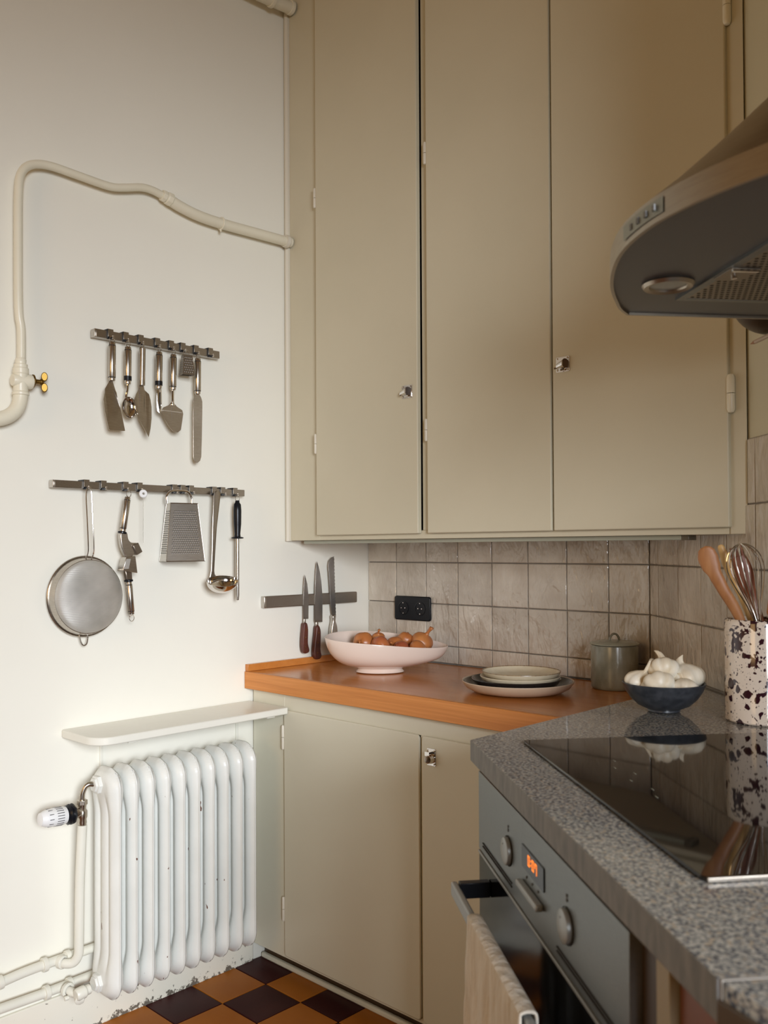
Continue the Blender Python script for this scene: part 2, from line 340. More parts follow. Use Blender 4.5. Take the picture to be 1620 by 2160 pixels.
# directions of the angled wall (s along it, n out of it into the room) and of the stove run (u along the front, v into the depth)
AW0 = Vector((1.0456, 0, 0)); AA = 0.74102
sA = Vector((math.cos(AA), -math.sin(AA), 0)); nA = Vector((-math.sin(AA), -math.cos(AA), 0))
MA = Matrix(((sA.x, -nA.x, 0, AW0.x), (sA.y, -nA.y, 0, AW0.y), (0, 0, 1, 0), (0, 0, 0, 1)))     # local (s, depth behind the tile face, z)
G0 = Vector((1.257, -1.027, 0)); GA = math.radians(39.1)
du = Vector((math.cos(GA), -math.sin(GA), 0)); dv = Vector((math.sin(GA), math.cos(GA), 0))
MG = Matrix(((du.x, dv.x, 0, G0.x), (du.y, dv.y, 0, G0.y), (0, 0, 1, 0), (0, 0, 0, 1)))
def G(u, v, z): return MG @ Vector((u, v, z))
def GF(a, b, c): return G(a, c, b)       # outline on the oven front: a=u, b=z, height=v

# ================================================================== SETTING
CEIL = 3.12; X1, Y1 = 4.6, -4.6; TD = 0.008
def wall_hole(bm, mk, a0, a1, z0, z1, h0, h1, b0, b1):
    """wall slab a0..a1 x z0..z1 with an opening h0..h1 x b0..b1; mk(a,b,z lo/hi) adds a box"""
    mk(a0, h0, z0, z1); mk(h1, a1, z0, z1); mk(h0, h1, z0, b0); mk(h0, h1, b1, z1)
struct('floor', box(nb(), (-0.1, Y1, -0.1), (X1, 0.1, -0.008)), 'fgrout', smooth=False)
struct('ceiling', box(nb(), (-0.1, Y1, CEIL), (X1, 0.1, CEIL + 0.1)), 'ceil', smooth=False)
wl = struct('wall_left', box(nb(), (-0.1, Y1, -0.008), (0, TD, CEIL)), 'wall', smooth=False)
struct('wall_back', box(nb(), (-0.1, TD, -0.008), (1.06, 0.1, CEIL)), 'grout', smooth=False)
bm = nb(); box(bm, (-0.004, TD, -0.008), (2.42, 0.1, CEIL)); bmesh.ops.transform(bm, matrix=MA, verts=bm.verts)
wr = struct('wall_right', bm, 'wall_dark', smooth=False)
bm = nb()
YW2 = -1.62
wall_hole(bm, lambda a, b, c, d: box(bm, (X1, a, c), (X1 + 0.1, b, d)), Y1, YW2, -0.008, CEIL, -3.65, -2.35, 0.9, 2.3)
struct('wall_side', bm, 'rear', smooth=False)
struct('wall_return', box(nb(), (2.80, YW2, -0.008), (X1 + 0.1, YW2 + .1, CEIL)), 'rear', smooth=False)
bm = nb()
wall_hole(bm, lambda a, b, c, d: box(bm, (a, Y1 - 0.1, c), (b, Y1, d)), -0.1, X1 + 0.1, -0.008, CEIL, 0.9, 2.1, 1.1, 2.4)
struct('wall_rear', bm, 'rear', smooth=False)
# window frames behind the camera
def win(name, mk):
    bm = nb(); mk(bm); struct(name, bm, 'white', smooth=False)
def w1(bm):
    for z in (0.90, 2.26): box(bm, (4.62, -3.65, z), (4.66, -2.35, z + 0.04))
    for y in (-3.65, -3.02, -2.39): box(bm, (4.62, y, 0.94), (4.66, y + 0.04, 2.26))
def w2(bm):
    for z in (1.1, 2.36): box(bm, (0.9, -4.66, z), (2.1, -4.62, z + 0.04))
    for x in (0.9, 1.48, 2.06): box(bm, (x, -4.66, 1.14), (x + 0.04, -4.62, 2.36))
win('window_1', w1); win('window_2', w2)
WB = bpy.data.objects['wall_back']
# painted skirting of the left wall
struct('baseboard_left', box(nb(), (0, -2.6, -0.008), (0.009, -0.505, 0.112)), 'skirt', bevel=0.003)

# floor tiles, each its own piece
def tile_mesh(name, w, h, d, ch, m, pill=0.0):
    bm = nb(); w -= 0; a = [(-w / 2, -h / 2), (w / 2, -h / 2), (w / 2, h / 2), (-w / 2, h / 2)]
    i = [(x * (1 - 2 * ch / w), y * (1 - 2 * ch / h)) for x, y in a]
    A = [bm.verts.new((x, y, -d)) for x, y in a]; B = [bm.verts.new((x, y, -ch * .6)) for x, y in a]; D = [bm.verts.new((x, y, 0)) for x, y in i]
    c = bm.verts.new((0, 0, pill))
    for k in range(4):
        k2 = (k + 1) % 4
        bm.faces.new((A[k], A[k2], B[k2], B[k])); bm.faces.new((B[k], B[k2], D[k2], D[k])); bm.faces.new((D[k], D[k2], c))
    bm.faces.new(A[::-1]); me = bpy.data.meshes.new(name); bm.to_mesh(me); bm.free(); me.materials.append(M[m]); return me
fl = bpy.data.objects['floor']; fo = WL[fl]
fm = [tile_mesh('floor_tile', 0.147, 0.147, 0.008, 0.0012, k) for k in ('ftile_o', 'ftile_d')]
for i in range(16):
    for j in range(15):
        x = 0.003 + 0.15 * (i + .5); y = -0.573 - 0.15 * (j + .5) + 0.15
        o = bpy.data.objects.new('floor_tile', fm[(i + j + 1) % 2]); C.objects.link(o); o.parent = fl
        o.location = Vector((x, y, random.uniform(-.0004, .0003))) - fo
        o.rotation_euler = (random.uniform(-.002, .002), random.uniform(-.002, .002), 0)

# glazed wall tiles
P = 0.132
def wall_tiles(par, mtx, cells):
    cache = {}
    for (a0, a1, z0, z1) in cells:
        w, h = a1 - a0 - 0.0032, z1 - z0 - 0.0032; key = (round(w, 3), round(h, 3), random.randrange(2))
        if key not in cache: cache[key] = tile_mesh('wall_tile', w + (0.0005 if key[2] else 0), h, TD, 0.002, 'tile', 0.0006)
        o = bpy.data.objects.new('wall_tile', cache[key]); C.objects.link(o); o.parent = par
        loc = mtx @ Vector(((a0 + a1) / 2, 0, (z0 + z1) / 2)); n = mtx.to_3x3() @ Vector((0, -1, 0)); s = mtx.to_3x3() @ Vector((1, 0, 0))
        rot = frame(n, s).to_3x3().to_4x4() @ Matrix.Rotation(random.uniform(-.007, .007), 4, 'X') @ Matrix.Rotation(random.uniform(-.007, .007), 4, 'Y') @ Matrix.Rotation(random.uniform(-.004, .004), 4, 'Z')
        o.matrix_world = Matrix.Translation(loc) @ rot; o.matrix_parent_inverse = Matrix.Translation(-WL[par]); 
        o.matrix_basis = Matrix.Translation(loc) @ rot
rows = [(0.871, 0.926), (0.926, 1.058), (1.058, 1.19), (1.19, 1.322)]
cells = []
for k in range(8):
    a0 = k * P; a1 = min((k + 1) * P, 1.044)
    for z0, z1 in rows: cells.append((a0, a1, z0, z1))
wall_tiles(WB, Matrix.Identity(4), cells)
cells = []; off = 0.0577; cols = [(0.0, off)] + [(off + k * P, off + (k + 1) * P) for k in range(19)]
for (a0, a1) in cols:
    for z0, z1 in [(0.923, 1.058), (1.058, 1.19), (1.19, 1.322), (1.322, 1.454)]:
        if z0 > 1.3 and a1 < 0.55: continue
        if z0 > 1.1 and z0 < 1.3 and a1 < 0.5: z1 = min(z1, 1.322)
        if z0 > 1.3 and a0 < 0.553: a0_ = 0.553
        else: a0_ = a0
        cells.append((a0_, a1, z0, z1))
wall_tiles(wr, MA, cells)
# grout bed behind the tiles of the angled wall
bm = nb(); box(bm, (0.0, 0.0045, 0.85), (2.57, TD, 1.322)); box(bm, (0.551, 0.0045, 1.322), (2.57, TD, 1.4545)); bmesh.ops.transform(bm, matrix=MA, verts=bm.verts)
obj('grout_bed', bm, 'grout', wr, smooth=False)
# bead along the joint of stone and tile, bead in the tile corner
bm = nb(); tube(bm, [MA @ Vector((s, -0.001, 0.9225)) for s in (0.30, 1.6)], 0.0028, 8); struct('trim_1', bm, 'grout')
# ================================================================== UPPER CABINET
YF = -0.360; YD = -0.377; CT = 3.0
def hinge_bm(x, y, z, L=0.062, r=0.0055):
    bm = nb()
    for s in (-1, 1):
        a = z + s * 0.0006; b = z + s * L / 2
        lathe(bm, [(0, 0), (r, 0), (r, abs(b - a) - r), (r * .7, abs(b - a) - r * .25), (0, abs(b - a))], (x, y, a), (0, 0, s), 10)
    return bm
t = thing('wall_cabinet', 'tall built-in cream wall cabinet with three plain doors above the tiled backsplash', 'cabinet', (0.7, -0.19, 1.26))
WC = t
bm = nb()                                   # side panels, bottom, top, back; front frame members
x2 = lambda y: 1.0456 + (-y) / math.tan(AA) - 0.002   # x where the angled wall stands at depth y
prism(bm, [(0.003, -0.003), (1.036, -0.003), (x2(YF + .02), YF + .02), (0.003, YF + .02)], 1.262, 1.28)
prism(bm, [(0.003, -0.003), (1.036, -0.003), (x2(YF + .02), YF + .02), (0.003, YF + .02)], CT - .02, CT)
box(bm, (0.003, YF + .02, 1.28), (0.02, -0.003, CT - .02)); box(bm, (0.02, -0.012, 1.28), (1.03, -0.003, CT - .02))
obj('carcass', bm, 'cab', t, smooth=False)
def fr(name, x0, x1_, z0, z1):
    obj(name, box(nb(), (x0, YF, z0), (x1_, YF + .02, z1)), 'cab', t, bevel=0.0012)
fr('stile', 0.018, 0.156, 1.262, CT); fr('stile', 0.5665 + .003, 0.606, 1.285, CT); fr('stile', 0.985, 1.0, 1.285, CT); fr('stile', 1.412, x2(YF) - .001, 1.262, CT)
fr('bottom_rail', 0.156, 1.412, 1.262, 1.285)
obj('inner_shadow_board', box(nb(), (0.54, YF + .03, 1.29), (0.62, YF + .035, CT - .03)), 'dark', t, smooth=False)
bm = nb(); prism(bm, [(0.001, YF - .003), (0.006, YF - .012), (0.013, YF - .013), (0.018, YF - .008), (0.018, YF + .02), (0.001, YF + .02)], 1.260, CT)
obj('edge_moulding', bm, 'trimp', t, bevel=0.001)
bm = nb(); xr = x2(YF); prism(bm, [(xr - .022, YF - .004), (xr - .006, YF - .010), (xr + .016, YF - .008), (xr + .0085, YF - .0005), (xr - .022, YF - .0005)], 1.262, CT)
obj('edge_moulding', bm, 'cab', t, bevel=0.001)
doors = []
for (x0, x1_, hs, hz) in ((0.156, 0.5665, 'l', (1.553, 2.30)), (0.600, 0.9905, 'l', (1.553, 2.30)), (0.9965, 1.418, 'r', (1.55, 2.35))):
    d = obj('door', box(nb(), (x0, YD, 1.276), (x1_, YF - .001, CT - .03)), 'cab', t, bevel=0.003, seg=3); doors.append(d)
    for z in hz:
        hx = x0 - 0.0035 if hs == 'l' else x1_ + 0.005
        WL[d] = WL[t]
        obj('hinge', hinge_bm(hx, YD + .002, z, 0.062 if hs == 'l' else 0.082, 0.0052 if hs == 'l' else 0.0085), 'trimp' if hs == 'l' else 'pipe', d)
def latch(par, x, y, z, kind):
    """chrome cupboard latch: plate with four screws and a thumb lever or round knob"""
    w_, h_ = (0.037, 0.036) if kind != 'knob' else (0.028, 0.042)
    bm = nb(); prism(bm, rrect(w_, h_, 0.003), 0, 0.0025, lambda a, b, c: (x + a, y - c, z + b))
    prism(bm, rrect(w_ * .9, h_ * .9, 0.003), 0.0025, 0.0034, lambda a, b, c: (x + a, y - c, z + b))
    pl = obj('latch', bm, 'chrome', par, bevel=0.0006); WL[pl] = WL[par]
    for sx in (-1, 1):
        for sz in (-1, 1): obj('screw', lathe(nb(), [(0.0022, 0), (0.0022, .0008), (0.0012, .0014), (0, .0015)], (x + sx * w_ * .37, y - .0034, z + sz * h_ * .38), (0, -1, 0), 8), 'nickel', pl)
    bm = nb()
    if kind == 'knob':
        lathe(bm, [(0.0125, 0), (0.0125, .010), (0.0115, .014), (0.0085, .017), (0.0080, .020)], (x - .002, y + .003, z - .003), (0.25, -1, 0), 20)
        lathe(bm, [(0.0085, 0.0195), (0.0100, .0205), (0.0098, .023), (0.0085, .0245), (0, .025)], (x - .002, y + .003, z - .003), (0.25, -1, 0), 20)
        box(bm, (x - .011, y - .014, z + .004), (x + .003, y - .003, z + .014))
    else:   # curved hood-shaped thumb lever: cylinder shell open below
        s = -1 if kind == 'left' else 1
        n = 12; rings = []
        for i in range(7):
            f = i / 6; px = x + .006 - (0.022 * f) * (1 if kind == 'left' else .85) + (0 if kind == 'left' else .003)
            rr = 0.0145 - .0045 * f; dz = -.002 - .004 * f
            rings.append([bm.verts.new((px, y - .003 - rr * 1.25 * math.sin(PI * k / n), z + dz + rr * math.cos(PI * k / n) * (1 if k < n * .6 else .55))) for k in range(n + 1)])
        for A, B in zip(rings, rings[1:]):
            for k in range(n): bm.faces.new((A[k], A[k + 1], B[k + 1], B[k]))
        bm.faces.new(rings[0]); bm.faces.new(rings[-1][::-1])
        tube(bm, [(x - .011, y - .010, z - .008), (x - .017, y - .012, z - .0095)], [.003, .0026], 8)
        tube(bm, [(x + .008, y - .006, z - .012), (x - .002, y - .008, z - .014)], [.003, .003], 8)
    obj('lever', bm, 'chrome', pl)
latch(doors[0], 0.531, YD, 1.664, 'left')
latch(doors[2], 1.026, YD, 1.667, 'right')
# light fitting under the cabinet
t = thing('under_cabinet_light', 'slim grey light fitting fixed along the underside of the cream wall cabinet', 'light', (0.68, -0.31, 1.25))
obj('housing', box(nb(), (0.05, -0.335, 1.2515), (1.295, -0.30, 1.2625)), 'jar_rim', t, bevel=0.002)
obj('end_cap', box(nb(), (1.295, -0.336, 1.2508), (1.312, -0.299, 1.263)), 'pl_grey', t, bevel=0.001)

# ================================================================== LOWER CABINET AND WOODEN COUNTER
YC = -0.503
t = thing('base_cabinet', 'cream base cabinet with plain doors below the wooden counter', 'cabinet', (0.6, -0.25, 0.0))
def frl(name, x0, x1_, z0, z1, m='cab_low'):
    return obj(name, box(nb(), (x0, YC, z0), (x1_, YC + .02, z1)), m, t, bevel=0.001)
bm = nb(); prism(bm, [(0.012, -0.004), (1.03, -0.004), (1.225, -0.19), (1.225, YC + .02), (0.012, YC + .02)], 0.062, 0.08)
box(bm, (0.012, YC + .02, 0.08), (0.03, -0.004, 0.817)); obj('carcass', bm, 'cab_low', t, smooth=False)
frl('stile', 0.010, 0.156, 0.052, 0.817); frl('top_rail', 0.156, 1.235, 0.768, 0.817); frl('stile', 0.684, 0.694, 0.065, 0.768); frl('stile', 1.222, 1.235, 0.065, 0.768); frl('bottom_rail', 0.156, 1.235, 0.052, 0.065)
dl = []
for (x0, x1_) in ((0.1605, 0.6855), (0.693, 1.225)):
    bm = nb(); prism(bm, rrect(x1_ - x0, 0.709, 0.010, 4, (x0 + x1_) / 2, 0.4155), YC - .008, YC - .0006, lambda a, b, c: (a, c, b))
    d = obj('door', bm, 'cab_low', t, bevel=0.003, seg=3); dl.append(d); WL[d] = WL[t]
for z in (0.690, 0.195): obj('hinge', hinge_bm(0.1565, YC - .007, z, 0.072, 0.005), 'trimp', dl[0])
latch(dl[1], 0.727, YC - .008, 0.722, 'knob')
obj('plinth', box(nb(), (0.010, -0.462, 0.0), (1.2, -0.44, 0.06)), 'dkwood', t, smooth=False)
obj('plinth_moulding', box(nb(), (0.010, -0.478, 0.0), (1.15, -0.463, 0.016)), 'cab_low', t, bevel=0.005)
WT = 0.869; WB0 = 0.819; YW = -0.531
t = thing('wooden_countertop', 'glossy orange-brown wooden countertop with a light oak front edge in the corner', 'countertop', (0.6, -0.26, 0.819))
bm = nb(); prism(bm, [(0.003, YW + .012), (1.2545, YW + .012), (1.2545, -0.196), (1.043, -0.003), (0.003, -0.003)], WB0, WT)
obj('board', bm, 'wood_top', t, bevel=0.001)
obj('front_edge', box(nb(), (0.003, YW, WB0 - .001), (1.2545, YW + .0118, WT + .0002)), 'wood_edge', t, bevel=0.0015)
obj('upstand', box(nb(), (0.0015, YW + .004, WT + .0004), (0.016, -0.003, WT + .021)), 'wood_top', t, bevel=0.001)
# power socket on the tiles
t = thing('power_socket', 'glossy black double wall socket on the tiles above the pink bowl', 'socket', (0.211, -0.006, 1.04))
bm = nb(); prism(bm, rrect(0.156, 0.079, 0.008, 5, 0.211, 1.040), -0.0102, -0.001, lambda a, b, c: (a, c, b)); obj('cover_plate', bm, 'blackp', t, bevel=0.003, seg=3)
for xx in (0.174, 0.247):
    bm = nb(); lathe(bm, [(0.0225, 0), (0.0225, .0012), (0.0205, .0014), (0.020, -.0000), (0.0, -.0000)], (xx, -0.0104, 1.040), (0, -1, 0), 28)
    s = obj('socket_well', bm, 'blackp', t); WL[s] = WL[t]
    for dx, dz in ((-.008, 0), (.008, 0), (0, .017), (0, -.017)): obj('contact', lathe(nb(), [(0.0022, 0), (0.0018, .0016), (0, .002)], (xx + dx, -0.0104, 1.040 + dz), (0, -1, 0), 8), 'chrome', s)

# ================================================================== RADIATOR
SH = thing('radiator_shelf', 'white painted shelf with rounded corner above the radiator', 'shelf', (0.09, -0.81, 0.76))
pl = [(0.0025, -0.5125), (0.183, -0.5125)]
for k in range(9):
    a = math.radians(0 - 90 * k / 8); pl.append((0.183 - .05 + .05 * math.cos(a), -1.112 + .05 + .05 * math.sin(a)))
for k in range(5):
    a = math.radians(-90 - 90 * k / 4); pl.append((0.0025 + .012 + .012 * math.cos(a), -1.112 + .012 + .012 * math.sin(a)))
obj('board', prism(nb(), pl, 0.760, 0.780), 'white', SH, bevel=0.003)
for y in (-1.0, -0.56): obj('bracket', box(nb(), (0.0025, y - .014, 0.7535), (0.165, y + .014, 0.7602)), 'white', SH, bevel=0.001)
for y in (-1.0, -0.56):
    obj('bracket_leg', box(nb(), (0.0008, y - .004, 0.66), (0.006, y + .004, 0.7535)), 'white', SH, bevel=0.001)
RAD = thing('radiator', 'white enamelled cast-iron radiator with ten sections below the white shelf', 'radiator', (0.1, -0.82, 0.11))
SX0, SX1, SZ0, SZ1 = 0.040, 0.166, 0.112, 0.690
def section_mesh():
    bm = nb(); nx, nz = 44, 84; cx, hw = (SX0 + SX1) / 2, (SX1 - SX0) / 2; cz, hh = (SZ0 + SZ1) / 2, (SZ1 - SZ0) / 2; R = 0.052
    def edge(x, z):      # distance inside rounded rectangle
        qx = abs(x) - (hw - R); qz = abs(z) - (hh - R)
        return R - (math.hypot(max(qx, 0), max(qz, 0)) + min(max(qx, qz), 0))
    def T(x, z):
        e = max(edge(x, z), 0)
        zz = abs(z) / hh; k = min(max((hh - abs(z) - 0.050) / 0.075, 0), 1); k = k * k * (3 - 2 * k)     # 1 in the column zone, 0 in the hubs
        hub = 0.0205
        e3 = [-0.0405, 0, 0.0405]; dx = min(abs(x - c) for c in e3); col = 0.0138 * math.sqrt(max(1 - (dx / 0.0215) ** 2, 0.03))
        t = hub * (1 - k) + col * k
        edgef = min(max(e - .0028, 0) / 0.027, 1); edgef = max(1 - (1 - edgef) ** 2, 0) ** 0.72
        return 0.0018 + (t - 0.0018) * edgef
    grid = []
    for s in (1, -1):
        g = []
        for j in range(nz + 1):
            row = []
            for i in range(nx + 1):
                u = -1 + 2 * i / nx; v = -1 + 2 * j / nz
                u = math.sin(u * PI / 2 * .92) / math.sin(PI / 2 * .92); 
                v = math.copysign(1 - (1 - abs(v)) ** 1.15, v)
                x, z = u * hw, v * hh
                # squash square to rounded rect
                e = edge(x, z)
                if e < 0:
                    qx = abs(x) - (hw - R); qz = abs(z) - (hh - R); L = math.hypot(qx, qz); x = math.copysign(hw - R + qx * R / L, x); z = math.copysign(hh - R + qz * R / L, z)
                row.append((x, z))
            g.append(row)
        grid.append(g)
    vt = []
    for s, g in zip((1, -1), grid): vt.append([[bm.verts.new((x + cx, s * T(x, z), z + cz)) for x, z in row] for row in g])
    for q, g in enumerate(vt):
        for j in range(nz):
            for i in range(nx):
                try: bm.faces.new((g[j][i], g[j][i + 1], g[j + 1][i + 1], g[j + 1][i]) if q else (g[j][i], g[j + 1][i], g[j + 1][i + 1], g[j][i + 1]))
                except Exception: pass
    border = [(0, i) for i in range(nx)] + [(j, nx) for j in range(nz)] + [(nz, i) for i in range(nx, 0, -1)] + [(j, 0) for j in range(nz, 0, -1)]
    for k in range(len(border)):
        a, b = border[k], border[(k + 1) % len(border)]
        bm.faces.new((vt[0][a[0]][a[1]], vt[0][b[0]][b[1]], vt[1][b[0]][b[1]], vt[1][a[0]][a[1]]))
    bmesh.ops.remove_doubles(bm, verts=bm.verts, dist=0.00005)
    bmesh.ops.recalc_face_normals(bm, faces=bm.faces)
    me = bpy.data.meshes.new('section'); bm.to_mesh(me); bm.free(); me.materials.append(M['rad'])
    for p in me.polygons: p.use_smooth = True
    return me
sm = section_mesh()
YS = [-1.037 + 0.04655 * i for i in range(10)]
for y in YS:
    o = bpy.data.objects.new('section', sm); C.objects.link(o); o.parent = RAD; o.location = Vector((0, y, 0)) - WL[RAD]
for z in (0.648, 0.154):
    bm = nb(); lathe(bm, [(0, 0), (0.024, 0), (0.024, 0.012), (0.018, .013), (0.018, .018), (0, .018)], (0.093, -1.054, z), (0, -1, 0), 6)
    obj('hex_plug', bm, 'rad', RAD, bevel=0.0015)
for y in (-0.93, -0.70):
    for z in (0.60, 0.17): obj('wall_mount', box(nb(), (0.0015, y, z), (0.045, y + .02, z + .02)), 'rad', RAD)
# thermostat valve
t = thing('thermostatic_valve', 'white radiator thermostat with black collar and nickel valve beside the radiator', 'valve', (0.07, -1.12, 0.55))
VX = 0.085
obj('inlet_bend', tube(nb(), spline([(VX, -1.096, 0.610), (VX, -1.096, 0.628), (VX + .002, -1.090, 0.645), (VX + .005, -1.082, 0.651), (0.093, -1.070, 0.650)], 5), 0.0068, 12), 'nickel', t)
bm = nb(); lathe(bm, [(0, 0), (0.013, 0), (0.013, .012), (0, .012)], (VX, -1.096, 0.603), (0, 0, 1), 6); obj('union_nut', bm, 'nickel', t, bevel=0.001)
bm = nb(); lathe(bm, [(0, 0), (0.0095, 0), (0.011, .006), (0.010, .014), (0.0125, .02), (0.0125, .034), (0.009, .04), (0.0105, .05), (0, .05)], (VX, -1.096, 0.553), (0, 0, 1), 16)
lathe(bm, [(0.011, 0), (0.0125, .008), (0.012, .012), (0.014, .013), (0.014, .022), (0, .023)], (VX, -1.100, 0.585), (0.02, -1, 0.05), 16); obj('valve_body', bm, 'nickel', t)
bm = nb(); lathe(bm, [(0.012, 0.018), (0.024, .020), (0.027, .026), (0.023, .029), (0.0265, .033), (0.022, .038), (0.018, .040), (0, .04)], (VX, -1.100, 0.585), (0.02, -1, 0.05), 8); obj('collar', bm, 'blackp', t, bevel=0.001)
ax = Vector((0.02, -1, 0.05)).normalized(); hc = Vector((VX, -1.100, 0.585)) + ax * .040
bm = nb(); lathe(bm, [(0.017, 0), (0.0205, .002), (0.022, .010), (0.0225, .030), (0.0205, .052), (0.0165, .062), (0.0155, .063), (0.0150, .0655), (0.006, .067), (0, .067)], hc, ax, 32); hd = obj('dial_head', bm, 'whitep', t); WL[hd] = WL[t]
bm = nb(); fx = frame(ax)
for k in range(22):
    a = 2 * PI * k / 22 
    for (h0, h1) in ((.013, .031), (.036, .050)):
        if h0 > .03 and k % 2: continue
        mt = Matrix.Translation(hc) @ fx @ Matrix.Rotation(a, 4, 'Z'); rr = .0226 if h0 < .02 else .0214
        box(bm, (rr - .0015, -.0009, h0), (rr + .0002, .0009, h1), mt)
obj('dial_slots', bm, 'print', hd)
# painted pipes of the radiator
t = thing('radiator_supply_pipe', 'cream painted pipe rising beside the radiator to the thermostat valve', 'pipe', (0.05, -1.09, 0.2))
obj('riser', tube(nb(), spline([(VX, -1.096, 0.553), (0.082, -1.097, 0.50), (0.076, -1.098, 0.40), (0.072, -1.098, 0.26), (0.070, -1.099, 0.228), (0.062, -1.108, 0.210), (0.048, -1.123, 0.208), (0.03, -1.128, 0.210)], 6), 0.0115, 14), 'pipe_white', t)
bm = nb(); lathe(bm, [(0.012, -.004), (0.0165, -.004), (0.0165, .008), (0.012, .010)], (0.036, -1.127, 0.2095), (1, 0.35, 0), 16); obj('collar', bm, 'pipe_white', t, bevel=0.001)
def wallpipe(name, label, pts, r, colls, m='pipe_white', cat='pipe'):
    t = thing(name, label, cat, pts[0]); obj('run', tube(nb(), spline(pts, 5), r, 14), m, t)
    for c, a, rr in colls:
        bm = nb(); lathe(bm, [(r * .9, -.006), (rr, -.006), (rr * 1.02, 0), (rr, .006), (r * .9, .006)], c, a, 16); obj('collar', bm, m, t, bevel=0.0008)
    return t
wallpipe('heating_pipe', 'upper of two painted heating pipes along the wall left of the radiator', [(0.026, -1.42, 0.200), (0.026, -1.28, 0.206), (0.027, -1.22, 0.211), (0.026, -1.16, 0.212), (0.026, -1.05, 0.212), (0.026, -0.96, 0.212)], 0.0118, [((0.026, -1.165, 0.212), (0, 1, 0), 0.017), ((0.026, -1.275, 0.207), (0, 1, 0.04), 0.016), ((0.026, -1.105, 0.212), (0, 1, 0), 0.016)])
wallpipe('heating_pipe', 'lower of two painted heating pipes along the wall left of the radiator', [(0.026, -1.42, 0.146), (0.026, -1.28, 0.144), (0.026, -1.16, 0.142), (0.026, -1.05, 0.143), (0.026, -0.96, 0.143)], 0.0118, [((0.026, -1.160, 0.142), (0, 1, 0), 0.0175), ((0.026, -1.10, 0.142), (0, 1, 0), 0.0165)])
t = thing('return_valve', 'white painted valve joining the lower heating pipe to the foot of the radiator', 'valve', (0.07, -1.10, 0.12))
bm = nb(); tube(bm, [(0.046, -1.117, 0.142), (0.066, -1.112, 0.138), (0.080, -1.102, 0.136)], 0.0105, 12); lathe(bm, [(0.011, -.003), (0.0175, -.003), (0.0175, .005), (0.011, .006)], (0.050, -1.118, 0.142), (1, .2, 0), 16); obj('inlet', bm, 'pipe_white', t)
bm = nb(); lathe(bm, [(0, 0), (0.013, 0), (0.0155, .005), (0.0155, .024), (0.012, .028), (0.012, .038), (0, .038)], (0.093, -1.118, 0.142), (0, 1, 0.1), 12); obj('valve_body', bm, 'pipe_white', t, bevel=0.001)
bm = nb(); lathe(bm, [(0, 0), (0.0125, 0), (0.0125, .016), (0.009, .018), (0, .018)], (0.083, -1.104, 0.132), (1, -0.35, -0.3), 8); lathe(bm, [(0, 0), (0.006, 0), (0.006, .01), (0, .01)], (0.07, -1.125, 0.132), (0, -1, 0), 8); obj('cap', bm, 'pipe_white', t, bevel=0.001)

# ================================================================== GAS PIPE on the left wall
t = thing('gas_pipe', 'cream painted gas pipe bending over the wall above the utensil rails to the cabinet', 'pipe', (0.03, -0.8, 2.2))
XP = 0.028
obj('thin_run', tube(nb(), spline([(XP, a / 1000, b / 1000) for a, b in [(-1225, 1700), (-1225, 1746), (-1226, 1781), (-1232, 1832), (-1233, 1999), (-1232, 2117), (-1225, 2160), (-1206, 2184), (-1178, 2196), (-1141, 2200), (-1084, 2198), (-991, 2195), (-946, 2204), (-892, 2220), (-855, 2221), (-825, 2215)]], 5), 0.0105, 14), 'pipe', t)
obj('thick_run', tube(nb(), spline([(XP, a / 1000, b / 1000) for a, b in [(-800, 2209), (-772, 2201), (-708, 2191), (-626, 2189), (-500, 2193), (-366, 2197)]], 5), 0.0155, 14), 'pipe', t)
bm = nb(); lathe(bm, [(0.0105, 0), (0.0155, 0), (0.0165, .006), (0.0165, .012), (0.014, .014), (0.018, .017), (0.019, .030), (0.0155, .034)], (XP, -0.830, 2.217), (0, 1, -0.22), 8); obj('coupling', bm, 'pipe', t, bevel=0.001)
bm = nb(); tube(bm, ring_pts((XP, -0.630, 2.189), 0.0165, 16, (0, 1, 0)), 0.0028, 8, closed=True); box(bm, (0.001, -0.633, 2.186), (XP - .014, -0.627, 2.192)); tube(bm, [(XP, -0.632, 2.172), (XP + .002, -0.633, 2.164)], .003, 8); obj('clip', bm, 'pipe', t)
bm = nb(); lathe(bm, [(0.0155, -.012), (0.019, -.012), (0.020, 0), (0.017, .004), (0.0155, .004)], (XP, -0.3785, 2.1965), (0, 1, 0), 16); obj('end_collar', bm, 'trimp', t)
t = thing('gas_valve', 'cream painted pipe elbow and valve with a brass wing tap at the left edge', 'valve', (0.04, -1.23, 1.65))
XV = 0.036
obj('elbow', tube(nb(), spline([(XV, -1.42, 1.545), (XV, -1.33, 1.547), (XV, -1.284, 1.550), (XV, -1.256, 1.562), (XV, -1.238, 1.582), (XV, -1.231, 1.605), (XV, -1.230, 1.630)], 6), 0.0175, 16), 'pipe', t)
bm = nb(); lathe(bm, [(0.0175, 0), (0.0205, .001), (0.0205, .007), (0.0175, .010), (0.0175, .03), (0.0175, .052), (0.019, .053), (0.019, .066), (0.0165, .067), (0.0165, .076), (0.0125, .077), (0.0135, .086), (0.0105, .092)], (XV, -1.230, 1.612), (0, 0, 1), 14)
lathe(bm, [(0, -.024), (0.014, -.023), (0.018, -.012), (0.018, .014), (0.0185, .022), (0.0165, .0262), (0, .0263)], (XV, -1.228, 1.648), (0, 1, 0), 18); obj('valve_body', bm, 'pipe', t, bevel=0.0008)
bm = nb(); lathe(bm, [(0, 0), (0.0165, 0), (0.0165, .004), (0.010, .007), (0.006, .010), (0.0055, .018), (0.008, .020), (0.006, .027), (0, .027)], (XV, -1.2015, 1.651), (0.15, 1, 0), 18)
